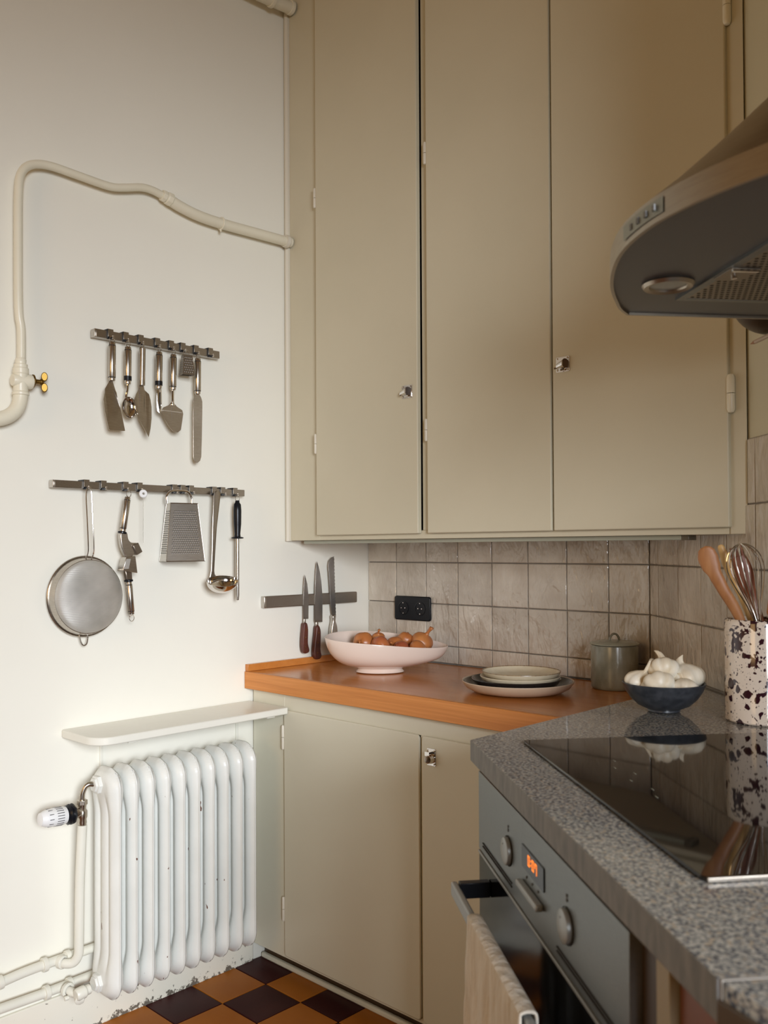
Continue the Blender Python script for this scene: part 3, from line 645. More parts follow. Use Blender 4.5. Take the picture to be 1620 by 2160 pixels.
for s in (-1, 1):
    lathe(bm, [(0, -.0035), (0.008, -.0035), (0.0095, 0), (0.008, .0035), (0, .0035)], (XV + .006, -1.177 + .004, 1.651 + s * .0135), (0.75, -.35, 0), 16, sx=.85, sy=1.25)
obj('wing_tap', bm, 'brass', t, bevel=0.0005)
wallpipe('ceiling_pipe', 'cream painted pipe entering the wall cabinet high up at the top edge', [(0.042, -0.62, 2.915), (0.042, -0.50, 2.918), (0.042, -0.42, 2.925), (0.042, -0.368, 2.930)], 0.019, [((0.042, -0.375, 2.93), (0, 1, 0), 0.022), ((0.042, -0.45, 2.922), (0, 1, 0), 0.023)], 'pipe')

# ================================================================== UTENSIL RAILS
def rail(label, y0, y1, z0, z1, hooks):
    t = thing('utensil_rail', label, 'rail', ((.02), (y0 + y1) / 2, z0), 'steel utensil rails on the white wall'); del t['group']
    obj('bar', box(nb(), (0.012, y0, z0), (0.034, y1, z1)), 'steel_d', t, bevel=0.001)
    obj('end_cap', box(nb(), (0.0118, y0 - .004, z0 - .0003), (0.0342, y0, z1 + .0003)), 'steel', t, bevel=0.0015)
    for f in (.06, .94): obj('wall_mount', box(nb(), (0.0005, y0 + (y1 - y0) * f - .01, z0 + .003), (0.012, y0 + (y1 - y0) * f + .01, z1 - .003)), 'steel_d', t)
    zc = (z0 + z1) / 2
    for y in hooks:
        bm = nb(); box(bm, (0.0345, y - .008, z0 - .002), (0.0372, y + .008, z1 + .0045)); box(bm, (0.010, y - .008, z1 + .0018), (0.0345, y + .008, z1 + .0045))
        h = obj('hook', bm, 'steel_d', t, bevel=0.0006); WL[h] = WL[t]
        bm = nb(); box(bm, (0.0345, y - .0098, z0 - .002), (0.0372, y - .0081, z1 + .004)); box(bm, (0.010, y - .0098, z1 + .0008), (0.0345, y - .0081, z1 + .004)); box(bm, (0.0373, y - .0098, z0 - .002), (0.0400, y + .003, z0 + .0045))
        obj('insert', bm, 'blackp', h)
        bm = nb(); box(bm, (0.0401, y - .0015, z0 - .001), (0.050, y + .0035, z0 + .0035)); box(bm, (0.047, y - .0015, z0 + .0035), (0.050, y + .0035, z0 + .0075)); obj('peg', bm, 'steel', h, bevel=0.0005)
    return t
H1 = [-0.990, -0.945, -0.900, -0.849, -0.805, -0.767, -0.723, -0.674]
H2 = [-1.058, -1.010, -0.946, -0.904, -0.795, -0.768, -0.740, -0.662, -0.632, -0.588]
rail('upper steel utensil rail with eight clip hooks on the white wall', -1.030, -0.641, 1.790, 1.811, H1)
rail('lower, longer steel utensil rail with ten clip hooks on the white wall', -1.143, -0.552, 1.393, 1.412, H2)
XU = 0.046
def hangring(par, y, z, r=0.0075, m='chrome'):
    obj('ring', tube(nb(), ring_pts((XU, y, z), r, 18, (1, 0.25, 0)), 0.0009, 6, closed=True), m, par)
def handle(par, p0, p1, r=0.0095, band=False, plain=False, name='handle'):
    a = Vector((XU, p0[0], p0[1])); b = Vector((XU, p1[0], p1[1])); L = (b - a).length; ax = (b - a).normalized()
    pr = [(0, 0), (r * .75, 0), (r * .86, .002), (r * .86, .008), (r * .9, .0085), (r, .010), (r, L - .011), (r * .9, L - .0095), (r * .86, L - .009), (r * .86, L - .002), (r * .6, L), (0, L)]
    if plain: pr = [(0, 0), (r * .7, 0), (r, .003), (r, L - .001), (r * .7, L), (0, L)]
    h = obj(name, lathe(nb(), pr, a, ax, 20), 'steel', par); WL[h] = WL[par]
    if not plain:
        bm = nb(); lathe(bm, [(r * .8, .0078), (r * .98, .0078), (r * .98, .0092), (r * .8, .0092)], a, ax, 20)
        if band: lathe(bm, [(r * .8, L - .022), (r * 1.08, L - .022), (r * 1.08, L - .010), (r * .8, L - .010)], a, ax, 20)
        else: lathe(bm, [(r * .8, L - .0105), (r * 1.0, L - .0105), (r * 1.0, L - .009), (r * .8, L - .009)], a, ax, 20)
        obj('grip_band', bm, 'blackp', h)
def blade(par, poly, x0=None, th=0.0012, name='blade', m='steel', curve=None, sm=3, bev=0.0004):
    x0 = XU if x0 is None else x0; poly = smooth_poly(poly, sm) if sm else poly
    bm = nb(); prism(bm, poly, -th / 2, th / 2, (lambda a, b, c: (x0 + c, a, b)))
    if curve:
        bmesh.ops.triangulate(bm, faces=bm.faces)
        bmesh.ops.subdivide_edges(bm, edges=bm.edges, cuts=2)
        for v in bm.verts: v.co.x += curve(v.co.y, v.co.z)
    return obj(name, bm, m, par, bevel=0 if curve else bev)
# 1 angled server
t = thing('spatula', 'steel turner with a broad angled blade, first from left on the upper rail', 'spatula', (XU, -0.99, 1.55))
hangring(t, -0.991, 1.7865, .0085); handle(t, (-0.991, 1.779), (-0.992, 1.677))
blade(t, mm([(-997, 1678), (-988, 1678), (-980, 1656), (-976, 1632), (-968, 1601), (-960, 1549), (-963, 1548), (-1003, 1547), (-1007, 1549), (-1015, 1596), (-1017, 1627), (-1010, 1655)]), curve=lambda y, z: 0.12 * max(1.634 - z, 0) - 0.004 * (z > 1.65), sm=0)
# 2 scoop
t = thing('serving_scoop', 'small deep steel scoop with black band on its handle, second on the upper rail', 'spoon', (XU, -0.945, 1.58))
hangring(t, -0.945, 1.7825, .008); handle(t, (-0.945, 1.774), (-0.946, 1.674), band=True)
obj('neck', tube(nb(), spline([(XU, -0.946, 1.676), (XU + .001, -0.947, 1.660), (XU - .002, -0.949, 1.645), (XU - .004, -0.946, 1.634)], 4), [.0042, .0034, .0032, .0032, .0032, .0032, .0034, .0034, .0034, .0034, .0036, .0036, .004], 8), 'chrome', t)
def bowl_bm(c, ax, a, b, depth, th=0.001, n=10, seg=28):
    pr = [(math.cos(PI / 2 * k / n), -depth * math.sin(PI / 2 * k / n)) for k in range(n + 1)]
    out = [(1.0 * p[0] + .0, p[1]) for p in pr]; inn = [(max(p[0] * (1 - th / a), 0), p[1] * (1 - th / depth)) for p in reversed(pr)]
    bm = nb(); mt = Matrix.Translation(Vector(c)) @ frame(ax, (0, 1, 0)); rings = []
    for r, h in out + inn:
        if r < 1e-4: rings.append([bm.verts.new(mt @ Vector((0, 0, h)))])
        else: rings.append([bm.verts.new(mt @ Vector((r * a * math.cos(2 * PI * k / seg), r * b * math.sin(2 * PI * k / seg), h))) for k in range(seg)])
    for A, B in list(zip(rings, rings[1:])) + [(rings[-1], rings[0])]:
        if len(A) == 1 and len(B) == 1: continue
        for k in range(seg):
            k2 = (k + 1) % seg
            if len(A) == 1: bm.faces.new((A[0], B[k2], B[k]))
            elif len(B) == 1: bm.faces.new((A[k], A[k2], B[0]))
            else: bm.faces.new((A[k], A[k2], B[k2], B[k]))
    return bm
obj('bowl', bowl_bm((XU + .004, -0.943, 1.613), (1, 0, .05), 0.0215, 0.029, 0.014), 'chrome', t)
# 3 cake server
t = thing('cake_server', 'steel cake server with a pointed leaf-shaped blade, third on the upper rail', 'server', (XU, -0.90, 1.54))
hangring(t, -0.903, 1.785, .0065); handle(t, (-0.902, 1.779), (-0.904, 1.676), .0088, plain=True)
blade(t, mm([(-911, 1678), (-899, 1678), (-896, 1666), (-886, 1655), (-881, 1640), (-879, 1620), (-881, 1589), (-886, 1561), (-893, 1538), (-907, 1562), (-918, 1581), (-925, 1605), (-931, 1634), (-924, 1652), (-914, 1665)]), x0=XU + .006, curve=lambda y, z: 0.10 * max(1.638 - z, 0) - .006 * max(0, min(1, (z - 1.655) / .01)), sm=0)
# 4 peeler
t = thing('peeler', 'steel vegetable peeler with a slotted blade and black band, fourth on the upper rail', 'peeler', (XU, -0.85, 1.6))
hangring(t, -0.850, 1.784, .0075); handle(t, (-0.850, 1.775), (-0.852, 1.673), band=True)
bl = blade(t, mm([(-857, 1674), (-844, 1674), (-842, 1640), (-844, 1617), (-850, 1606), (-857, 1613), (-859, 1640)]), curve=lambda y, z: 0.004 - abs(y + .850) * .55, sm=0, m='chrome', th=.0014); WL[bl] = WL[t]
obj('slot', prism(nb(), rrect(0.0022, 0.045, .001, 3, -0.8505, 1.642), XU + .0035, XU + .0052, YZ), 'dark', bl, smooth=False)
# 5 cheese slicer
t = thing('cheese_slicer', 'steel cheese slicer with a wide slotted blade, fifth on the upper rail', 'slicer', (XU, -0.81, 1.56))
hangring(t, -0.805, 1.783, .0085); handle(t, (-0.805, 1.775), (-0.807, 1.676))
obj('neck', tube(nb(), spline([(XU, -0.807, 1.678), (XU + .001, -0.808, 1.662), (XU + .003, -0.809, 1.645), (XU + .001, -0.808, 1.634)], 4), [.0045] + [.0038] * 8 + [.004, .005, .006, .006], 10, flat=.75), 'chrome', t)
bl = blade(t, mm([(-813, 1642), (-803, 1640), (-794, 1632), (-777, 1624), (-774, 1614), (-779, 1590), (-784, 1568), (-794, 1560), (-810, 1562), (-823, 1575), (-835, 1594), (-846, 1611), (-838, 1625), (-821, 1633)]), curve=lambda y, z: .07 * max(1.618 - z, 0), sm=0); WL[bl] = WL[t]
obj('slicing_slot', box(nb(), (XU + .0006, -0.840, 1.6155), (XU + .0025, -0.780, 1.6180)), 'chrome', bl)
# 6 mini grater
def grater(label, y, z0, z1, wt, wb, dt, db, x, ang, nrow, ncol, hr, rim=True, sm_='steel'):
    t = thing('box_grater', label, 'grater', (x, y, z0)); rot = Matrix.Translation((x, y, 0)) @ Matrix.Rotation(ang, 4, 'Z'); th = .0008
    def q(f, k, s=0):
        w_, d_ = wt + (wb - wt) * (1 - f) - s, dt + (db - dt) * (1 - f) - s
        sx, sy = ((1, -1), (1, 1), (-1, 1), (-1, -1))[k]; return rot @ Vector((sx * d_ / 2, sy * w_ / 2, z0 + (z1 - z0) * f))
    bm = nb(); A = [bm.verts.new(q(0, k)) for k in range(4)]; B = [bm.verts.new(q(1, k)) for k in range(4)]; A2 = [bm.verts.new(q(0, k, th * 2)) for k in range(4)]; B2 = [bm.verts.new(q(1, k, th * 2) - Vector((0, 0, th))) for k in range(4)]
    for k in range(4):
        k2 = (k + 1) % 4; bm.faces.new((A[k], A[k2], B[k2], B[k])); bm.faces.new((A2[k], B2[k], B2[k2], A2[k2])); bm.faces.new((A[k], A2[k], A2[k2], A[k2]))
    bm.faces.new(B); bm.faces.new(B2[::-1])
    obj('shell', bm, sm_, t, smooth=False)
    for name, kk, nc in (('front_teeth', (0, 1), ncol), ('side_teeth', (3, 0), max(int(ncol * .62), 3))):
        bm = nb(); p = [q(0, kk[0]), q(0, kk[1]), q(1, kk[0]), q(1, kk[1])]; n = (p[1] - p[0]).cross(p[2] - p[0]).normalized()
        for r in range(nrow):
            f = .14 + .72 * r / (nrow - 1)
            for c_ in range(nc):
                g = .14 + .74 * (c_ + (.5 if r % 2 else 0)) / (nc - .5)
                a = p[0].lerp(p[1], g); b = p[2].lerp(p[3], g); pt = a.lerp(b, f) + n * .0003
                sd = (p[1] - p[0]).normalized(); up = Vector((0, 0, 1))
                v = [bm.verts.new(pt + sd * hr * math.cos(2 * PI * k / 6) + up * hr * .8 * math.sin(2 * PI * k / 6)) for k in range(6)]; bm.faces.new(v)
                v2 = [bm.verts.new(pt + n * .0002 + sd * hr * .75 * ss - up * (hr * .9)) for ss in (-1, 1)] + [bm.verts.new(pt + n * hr * .7 + up * hr * .25)]; bm.faces.new(v2)
                for ff in bm.faces[-1:] if False else []: pass
        bm.faces.ensure_lookup_table()
        for i, f_ in enumerate(bm.faces): f_.material_index = i % 2
        oo = obj(name, bm, 'dark' if kk[0] == 0 else 'print', t, smooth=False, mat2='tooth'); oo['kind'] = 'stuff'
    if rim:
        bm = nb(); tube(bm, [q(0, k) for k in range(4)], .0012, 6, closed=True); tube(bm, [q(1, k) for k in range(4)], .0014, 6, closed=True)
        for k in range(4): tube(bm, [q(0, k), q(1, k)], .0009, 6)
        obj('rim', bm, 'steel', t)
    return t, q
t, q = grater('tiny steel box grater hanging between cheese slicer and palette knife on the upper rail', -0.765, 1.722, 1.778, 0.026, 0.036, 0.018, 0.027, 0.052, -0.2, 7, 5, .0019, rim=False, sm_='steel_d')
obj('handle', tube(nb(), spline([(0.050, -0.775, 1.778), (0.050, -0.774, 1.789), (0.050, -0.766, 1.7935), (0.050, -0.758, 1.789), (0.050, -0.757, 1.778)], 4), .0008, 6), 'chrome', t)
# 7 palette knife
t = thing('palette_knife', 'long straight steel palette knife with rounded tip, last utensil on the upper rail', 'knife', (XU, -0.725, 1.48))
hangring(t, -0.723, 1.782, .0085); handle(t, (-0.725, 1.776), (-0.726, 1.674))
blade(t, mm([(-731, 1675), (-720, 1675), (-714, 1667), (-710, 1656), (-710, 1628), (-712, 1548), (-714, 1498), (-718, 1487), (-726, 1481), (-733, 1481), (-739, 1487), (-741, 1498), (-741, 1625), (-740, 1656), (-737, 1667)]), sm=0, m='steel')

# ---- lower rail
# sieve
t = thing('sieve', 'large round fine-mesh steel sieve hanging from the lower rail', 'sieve', (0.03, -1.055, 1.02))
SCY, SCZ, SR = -1.0535, 1.1165, 0.101
sax = Vector((1, 0.02, 0)); 
bm = nb(); lathe(bm, [(SR + .0025, -.002), (SR + .004, 0), (SR + .0025, .002), (SR, .001), (SR - .006, .022), (SR - .0075, .022), (SR - .002, 0)], (0.020, SCY, SCZ), sax, 56)
obj('rim', bm, 'steel', t)
pr = [(0.0935 * math.cos(PI / 2 * k / 12), 0.030 * math.sin(PI / 2 * k / 12)) for k in range(13)]
obj('mesh_bowl', lathe(nb(), pr[:-1] + [(0, 0.030)], (0.0415, SCY, SCZ), sax, 56), 'mesh', t)
bm = nb(); tube(bm, spline([(0.030, -1.041, 1.215), (0.044, -1.0425, 1.235), (0.048, -1.047, 1.30), (0.048, -1.050, 1.37), (0.048, -1.053, 1.392), (0.048, -1.058, 1.397), (0.048, -1.063, 1.392), (0.048, -1.0655, 1.37), (0.048, -1.062, 1.30), (0.044, -1.058, 1.235), (0.030, -1.057, 1.215)], 5), .0017, 8); obj('handle', bm, 'chrome', t)
bm = nb(); tube(bm, spline([(0.022, -1.071, 1.019), (0.026, -1.070, 1.005), (0.028, -1.066, .994), (0.028, -1.060, .991), (0.028, -1.054, .995), (0.026, -1.050, 1.006), (0.022, -1.047, 1.018)], 4), .0017, 8); obj('rest_hook', bm, 'steel', t)
# garlic press
t = thing('garlic_press', 'open steel garlic press hanging by its ring beside the sieve', 'garlic press', (0.05, -0.95, 1.06))
XU = 0.054
hangring(t, -0.948, 1.3835, .0085); handle(t, (-0.951, 1.375), (-0.966, 1.283), .0085); bm = nb(); lathe(bm, [(.008, -.0035), (.0115, -.002), (.0115, .002), (.008, .0035)], (XU, -0.967, 1.281), (0, -.16, -1), 16); obj('grip_ring', bm, 'blackp', t)
bm = nb(); prism(bm, smooth_poly(mm([(-975, 1281), (-957, 1281), (-953, 1265), (-944, 1255), (-922, 1252), (-930, 1232), (-942, 1218), (-955, 1214), (-966, 1228), (-974, 1250)]), 3), XU - .007, XU + .007, YZ); obj('upper_arm', bm, 'steel', t, bevel=0.002)
rm = Matrix.Translation((XU, -0.929, 1.238)) @ Matrix.Rotation(math.radians(28), 4, 'X')
obj('plunger', box(nb(), (-.012, -.008, -.014), (.012, .010, .014), rm), 'steel_d', t, bevel=0.0015)
bm = nb(); A = [(-.963, 1.217), (-.936, 1.219), (-.930, 1.174), (-.974, 1.181)]; prism(bm, A, XU - .014, XU + .014, YZ); obj('basket', bm, 'steel', t, bevel=0.0015)
obj('perforated_plate', prism(nb(), [(-.972, 1.186), (-.962, 1.212), (-.951, 1.212), (-.957, 1.186)], XU + .0142, XU + .0152, YZ), 'mesh', t, smooth=False)
bm = nb(); prism(bm, [(-.962, 1.181), (-.942, 1.178), (-.940, 1.155), (-.957, 1.157)], XU - .006, XU + .006, YZ); obj('lower_arm', bm, 'steel_d', t, bevel=0.002)
bm = nb(); lathe(bm, [(.008, -.0035), (.0115, -.002), (.0115, .002), (.008, .0035)], (XU, -0.9485, 1.1545), (0, .08, -1), 16); obj('grip_ring', bm, 'blackp', t)
handle(t, (-0.948, 1.152), (-0.940, 1.064), .0085); hangring(t, -0.9395, 1.0555, .0085)
XU = 0.046
# cake tester
t = thing('cake_tester', 'thin clear rod hanging from a small round white disc on the lower rail', 'tester', (XU, -0.903, 1.25))
bm = nb(); lathe(bm, [(.0035, -.0035), (.0095, -.0035), (.011, -.002), (.011, .002), (.0095, .0035), (.0035, .0035), (.0035, -.0035)], (XU + .004, -0.9025, 1.386), (1, -.2, 0), 22); obj('disc', bm, 'whitep', t)
obj('rod', tube(nb(), [(XU + .004, -0.9025, 1.376), (XU + .002, -0.901, 1.32), (XU, -0.900, 1.255)], .0008, 6), 'clear', t)
# box grater
t, q = grater('four-sided steel box grater with wire handle hanging on the lower rail', -0.782, 1.204, 1.363, 0.076, 0.108, 0.040, 0.066, 0.052, -0.28, 20, 13, .0021)
hx = 0.047
obj('handle', tube(nb(), spline([(hx, -0.827, 1.363), (hx, -0.828, 1.382), (hx, -0.818, 1.395), (hx, -0.800, 1.399), (hx, -0.768, 1.399), (hx, -0.755, 1.393), (hx, -0.748, 1.380), (hx, -0.747, 1.363)], 5), .0038, 10, flat=.8), 'chrome', t)
# ladle
t = thing('ladle', 'steel soup ladle with a long flat handle hanging from the lower rail', 'ladle', (0.05, -0.67, 1.11))
bm = nb(); rings = []
for y, z, w_, th in [(-0.663, 1.404, .004, .0015), (-0.663, 1.400, .0105, .0016), (-0.664, 1.392, .012, .0012), (-0.668, 1.35, .0100, .0013), (-0.673, 1.30, .0078, .0016), (-0.677, 1.23, .0062, .0019), (-0.6805, 1.175, .0060, .0022), (-0.681, 1.165, .008, .0025), (-0.679, 1.157, .012, .0018)]:
    rings.append([bm.verts.new((0.052 + th * math.sin(a), y + w_ * math.cos(a), z)) for a in [2 * PI * k / 12 for k in range(12)]])
for A, B in zip(rings, rings[1:]):
    for k in range(12): bm.faces.new((A[k], A[(k + 1) % 12], B[(k + 1) % 12], B[k]))
bm.faces.new(rings[0]); bm.faces.new(rings[-1][::-1]); obj('handle', bm, 'steel_d', t)
obj('bowl', bowl_bm((0.082, -0.667, 1.146), (0.42, -0.13, 1), 0.049, 0.036, 0.034, .0015), 'chrome', t)
# sharpening steel
t = thing('sharpening_steel', 'black-handled sharpening steel with a thin rod at the right end of the lower rail', 'sharpener', (XU, -0.588, 1.08))
hangring(t, -0.588, 1.385, .0095)
bm = nb(); lathe(bm, [(0, 0), (.006, 0), (.0065, .006), (.0105, .012), (.0118, .03), (.0112, .07), (.0085, .098), (.0095, .106), (.018, .1085), (.0175, .1115), (.007, .113), (0, .113)], (XU, -0.588, 1.379), (0, 0, -1), 20); obj('handle', bm, 'blackp', t)
bm = nb(); lathe(bm, [(.0048, 0), (.0052, .01), (.0050, .165), (.0036, .180), (0, .181)], (XU, -0.588, 1.267), (0, 0, -1), 14); obj('rod', bm, 'steel', t)

# ================================================================== KNIFE RACK
t = thing('magnetic_knife_bar', 'steel magnetic knife bar on the white wall beside the tiles', 'knife rack', (0.01, -0.267, 1.055))
bm = nb(); prism(bm, rrect(0.394, 0.036, .004, 4, -0.267, 1.0735), 0.001, 0.018, YZ); obj('bar', bm, 'steel_d', t, bevel=0.002)
obj('end_cap', box(nb(), (0.0008, -0.4665, 1.0555), (0.0185, -0.4565, 1.0915)), 'steel', t, bevel=0.002)
def knife(label, bl, hd, rivets, hm='kwood', bol=None):
    t = thing('kitchen_knife', label, 'knife', (0.02, hd[0][0] / 1000, hd[-1][1] / 1000))
    obj('blade', prism(nb(), smooth_poly(mm(bl), 1), 0.0186, 0.0204, YZ), 'blade', t, bevel=0.0005)
    if bol: obj('bolster', prism(nb(), mm(bol), 0.0165, 0.0225, YZ), 'steel', t, bevel=0.002)
    h = obj('handle', prism(nb(), smooth_poly(mm(hd), 3), 0.0112, 0.0278, YZ), hm, t, bevel=0.0035, seg=3); WL[h] = WL[t]
    for y, z in rivets: obj('rivet', lathe(nb(), [(.0021, 0), (.0021, .0008), (.0012, .0013), (0, .0014)], (0.0276, y, z), (1, 0, 0), 10), 'brass', h)
knife('smallest knife on the magnetic bar, with a riveted red-brown handle', [(-305, 1154), (-300, 1142), (-294, 1124), (-291, 1100), (-289, 1080), (-290, 1013), (-311, 1014), (-311, 1085), (-308, 1130)], [(-312, 1000), (-302, 1000), (-297, 978), (-298, 936), (-292, 914), (-299, 906), (-314, 908), (-319, 938), (-315, 980)], [(-.306, .980), (-.308, .955), (-.308, .925)], bol=[(-310, 1016), (-303, 1016), (-301, 998), (-311, 998)])
knife('long chef knife in the middle of the magnetic bar, with three brass rivets', [(-253, 1196), (-246, 1181), (-240, 1161), (-234, 1130), (-231, 1100), (-229, 1074), (-230, 999), (-263, 1001), (-262, 1105), (-258, 1165)], [(-260, 988), (-249, 988), (-242, 966), (-244, 914), (-240, 892), (-248, 882), (-267, 885), (-271, 912), (-264, 960)], [(-.253, .966), (-.257, .935), (-.258, .903)], bol=[(-259, 1003), (-248, 1003), (-248, 985), (-260, 985)])
sr = [(-177, 1211)]
for k in range(34):
    f = k / 33; y = -176 + 7 * f ** 1.2; z = 1207 - 190 * f; sr.append((y + (0 if k % 2 else -1.8), z))
knife('serrated all-steel bread knife behind the pink bowl on the magnetic bar', sr + [(-187, 1015), (-191, 1032), (-194, 1055), (-197, 1100), (-201, 1150), (-204, 1180), (-200, 1198), (-190, 1207)], [(-190, 1018), (-175, 1018), (-177, 1000), (-170, 982), (-168, 950), (-170, 905), (-196, 905), (-197, 950), (-194, 980), (-189, 1000)], [], hm='steel')

# ================================================================== STONE COUNTER, HOB, OVEN
GT = 0.921; GB = 0.887
def wallv(u):      # depth of the angled wall at position u, on the stove axes
    p = Vector((1.0456, 0, 0)) - G0; a = sA.dot(du); b = sA.dot(dv); s = (u - p.dot(du)) / a; return p.dot(dv) + s * b
def uvof(P_): d_ = Vector(P_) - G0; return (d_.dot(du), d_.dot(dv))
sx_ = 1.2575; sy_ = -(sx_ - 1.0456) * math.tan(AA)
lw = uvof((sx_, sy_ - .003, 0))
t = thing('stone_countertop', 'speckled grey granite countertop holding the black hob', 'countertop', tuple(G(.4, .3, GB)))
poly = [(0, 0), (0.829, 0), (0.829, wallv(.829) - .003), (lw[0], lw[1])]
bm = nb(); prism(bm, poly, GB, GT, lambda a, b, c: tuple(G(a, b, c)))
bm.faces.ensure_lookup_table(); bm.normal_update()
for f in bm.faces: f.material_index = 1 if abs(f.normal.z) < .5 else 0
obj('slab', bm, 'granite', t, bevel=0.0016, smooth=False, mat2='granite_e')
t = thing('stone_countertop', 'near end of the granite counter, beyond the pale seam, with a dark rough edge', 'countertop', tuple(G(1.1, .3, GB)))
bm = nb(); prism(bm, [(0.8335, 0.002), (1.25, 0.125), (1.25, wallv(1.25) - .003), (0.8335, wallv(.8335) - .003)], GB - .006, GT, lambda a, b, c: tuple(G(a, b, c)))
for f in bm.faces: pass
obj('slab', bm, 'granite', t, bevel=0.0016, smooth=False)
bm = nb(); box(bm, (0, 0, 0), (0.434, 0.004, 0.028)); bmesh.ops.transform(bm, matrix=Matrix.Translation(G(0.8335, -.0035, GB - .007)) @ Matrix.Rotation(-GA + math.atan2(0.123, 0.4165), 4, 'Z'), verts=bm.verts); obj('dark_edge', bm, 'dkwood', t, bevel=0.001)
obj('seam', box(nb(), (0.8292, 0.0015, GB), (0.8325, wallv(.83) - .006, GT + .0002), MG), 'grout', t, smooth=False)
# hob
t = thing('induction_hob', 'black glass induction hob set in the granite countertop', 'hob', tuple(G(.345, .32, GT)))
HB = (0.036, 0.650, 0.078, 0.578)
HB = (HB[0], HB[1], HB[2], min(HB[3], wallv(.65) - .012))
bm = nb(); prism(bm, rrect(HB[1] - HB[0], HB[3] - HB[2], .008, 4, (HB[0] + HB[1]) / 2, (HB[2] + HB[3]) / 2), GT + .0004, GT + .0050, lambda a, b, c: tuple(G(a, b, c)))
gl = obj('glass_plate', bm, 'blackg', t, bevel=0.0015, seg=2); WL[gl] = WL[t]
bm = nb(); box(bm, (HB[1] - .0005, HB[2] + .004, GT + .0006), (HB[1] + .0025, HB[3] - .006, GT + .0052), MG); obj('metal_edge', bm, 'steel_d', t, bevel=0.0008)
bm = nb()
for u, v in ((.19, .17), (.23, .155), (.265, .17), (.30, .15), (.345, .16), (.38, .15)):
    box(bm, (u, v, GT + .0051), (u + .008, v + .001, GT + .0053), MG)
obj('printed_marks', bm, 'jar_rim', gl, smooth=False)
# oven
t = thing('oven', 'built-in stainless steel oven with knobs and an orange clock under the granite', 'oven', tuple(G(.36, .2, .29)))
U0, U1 = 0.056, 0.662
bm = nb(); prism(bm, rrect(U1 - U0, 0.121, .001, 2, (U0 + U1) / 2, 0.8235), 0.001, 0.022, GF); obj('control_panel', bm, 'oven', t, bevel=0.0012)
obj('housing', box(nb(), (U0 + .004, 0.023, 0.30), (U1 - .004, 0.40, 0.882), MG), 'dkwood', t, smooth=False)
dr = obj('door', box(nb(), (U0, 0.001, 0.30), (U1, 0.0225, 0.757), MG), 'doorglass', t, bevel=0.002); WL[dr] = WL[t]
obj('door_trim', box(nb(), (U0 + .002, -0.0008, 0.7575), (U1 - .002, 0.02, 0.7615), MG), 'knob', t, bevel=0.0005)
for (a, b) in ((.085, .255), (.45, .64)):
    for z in (.7735, .7785): obj('vent_slot', box(nb(), (a, -0.0004, z), (b, 0.0008, z + .0018), MG), 'dark', t, smooth=False)
for u in (0.2365, 0.4865):
    bm = nb(); lathe(bm, [(0.0205, 0), (0.0205, .0015)], G(u, .0012, .8175), -dv, 36); lathe(bm, [(0.0205, 0.0002), (0.0, .0002)], G(u, .0012, .8175), -dv, 36)
    obj('knob_recess', bm, 'dark', t)
    bm = nb(); lathe(bm, [(0.0185, 0), (0.0190, .004), (0.0182, .0065), (0.014, .008), (0, .0088)], G(u, .0012, .8175), -dv, 36); k = obj('knob', bm, 'knob', t); WL[k] = WL[t]
    obj('pointer_mark', lathe(nb(), [(.0014, 0), (.0014, .0006), (0, .0006)], G(u - .001, -.0068, .8275), -dv, 8), 'print', k)
    bm = nb(); box(bm, (u - .002, -0.0002, .844), (u + .001, 0.0008, .8475), MG); box(bm, (u - .002, -0.0002, .849), (u + .001, 0.0008, .8525), MG); obj('dial_symbol', bm, 'print', t, smooth=False)
dp = obj('display', box(nb(), (0.308, -0.0006, 0.8225), (0.403, 0.0008, 0.851), MG), 'ceramic_k', t, smooth=False); WL[dp] = WL[t]
def seg7(bm, u, z, w_, h_, on, th=.0019):
    S = {'a': (0, h_ - th, w_, h_), 'd': (0, 0, w_, th), 'g': (0, h_ / 2 - th / 2, w_, h_ / 2 + th / 2), 'f': (0, h_ / 2, th, h_), 'b': (w_ - th, h_ / 2, w_, h_), 'e': (0, 0, th, h_ / 2), 'c': (w_ - th, 0, w_, h_ / 2)}
    for s in on: a, b, c_, d_ = S[s]; box(bm, (u + a, -.0010, z + b), (u + c_, -.0007, z + d_), MG)
bm = nb(); zz = .8325; hh_ = .0135
seg7(bm, .3375, zz, .0085, hh_, 'abcdef')
box(bm, (.3498, -.001, zz + .003), (.352, -.0007, zz + .0052), MG); box(bm, (.3498, -.001, zz + .0085), (.352, -.0007, zz + .0107), MG)
seg7(bm, .3555, zz, .0085, hh_, 'abcdef'); seg7(bm, .3680, zz, .0085, hh_, 'abcf')
obj('clock_digits', bm, 'led', dp, smooth=False)
obj('button_bar', box(nb(), (0.306, -0.009, 0.797), (0.398, 0.001, 0.8055), MG), 'knob', t, bevel=0.002)
for u in (.325, .35, .375): obj('button_symbol', box(nb(), (u, -0.0003, .8125), (u + .003, 0.0008, .815), MG), 'print', t, smooth=False)
# handle bar and its arms
HV = -0.050
bm = nb(); box(bm, (0.112, HV - .006, 0.7125), (0.606, HV + .004, 0.7335), MG); h = obj('handle', bm, 'knob', dr, bevel=0.003, seg=3); WL[h] = WL[t]
# (arms are one piece with the door)
for u in (0.118, 0.588): obj('handle_arm', box(nb(), (u, HV + .0045, 0.713), (u + .014, 0.0005, 0.736), MG), 'blackp', dr, bevel=0.001)
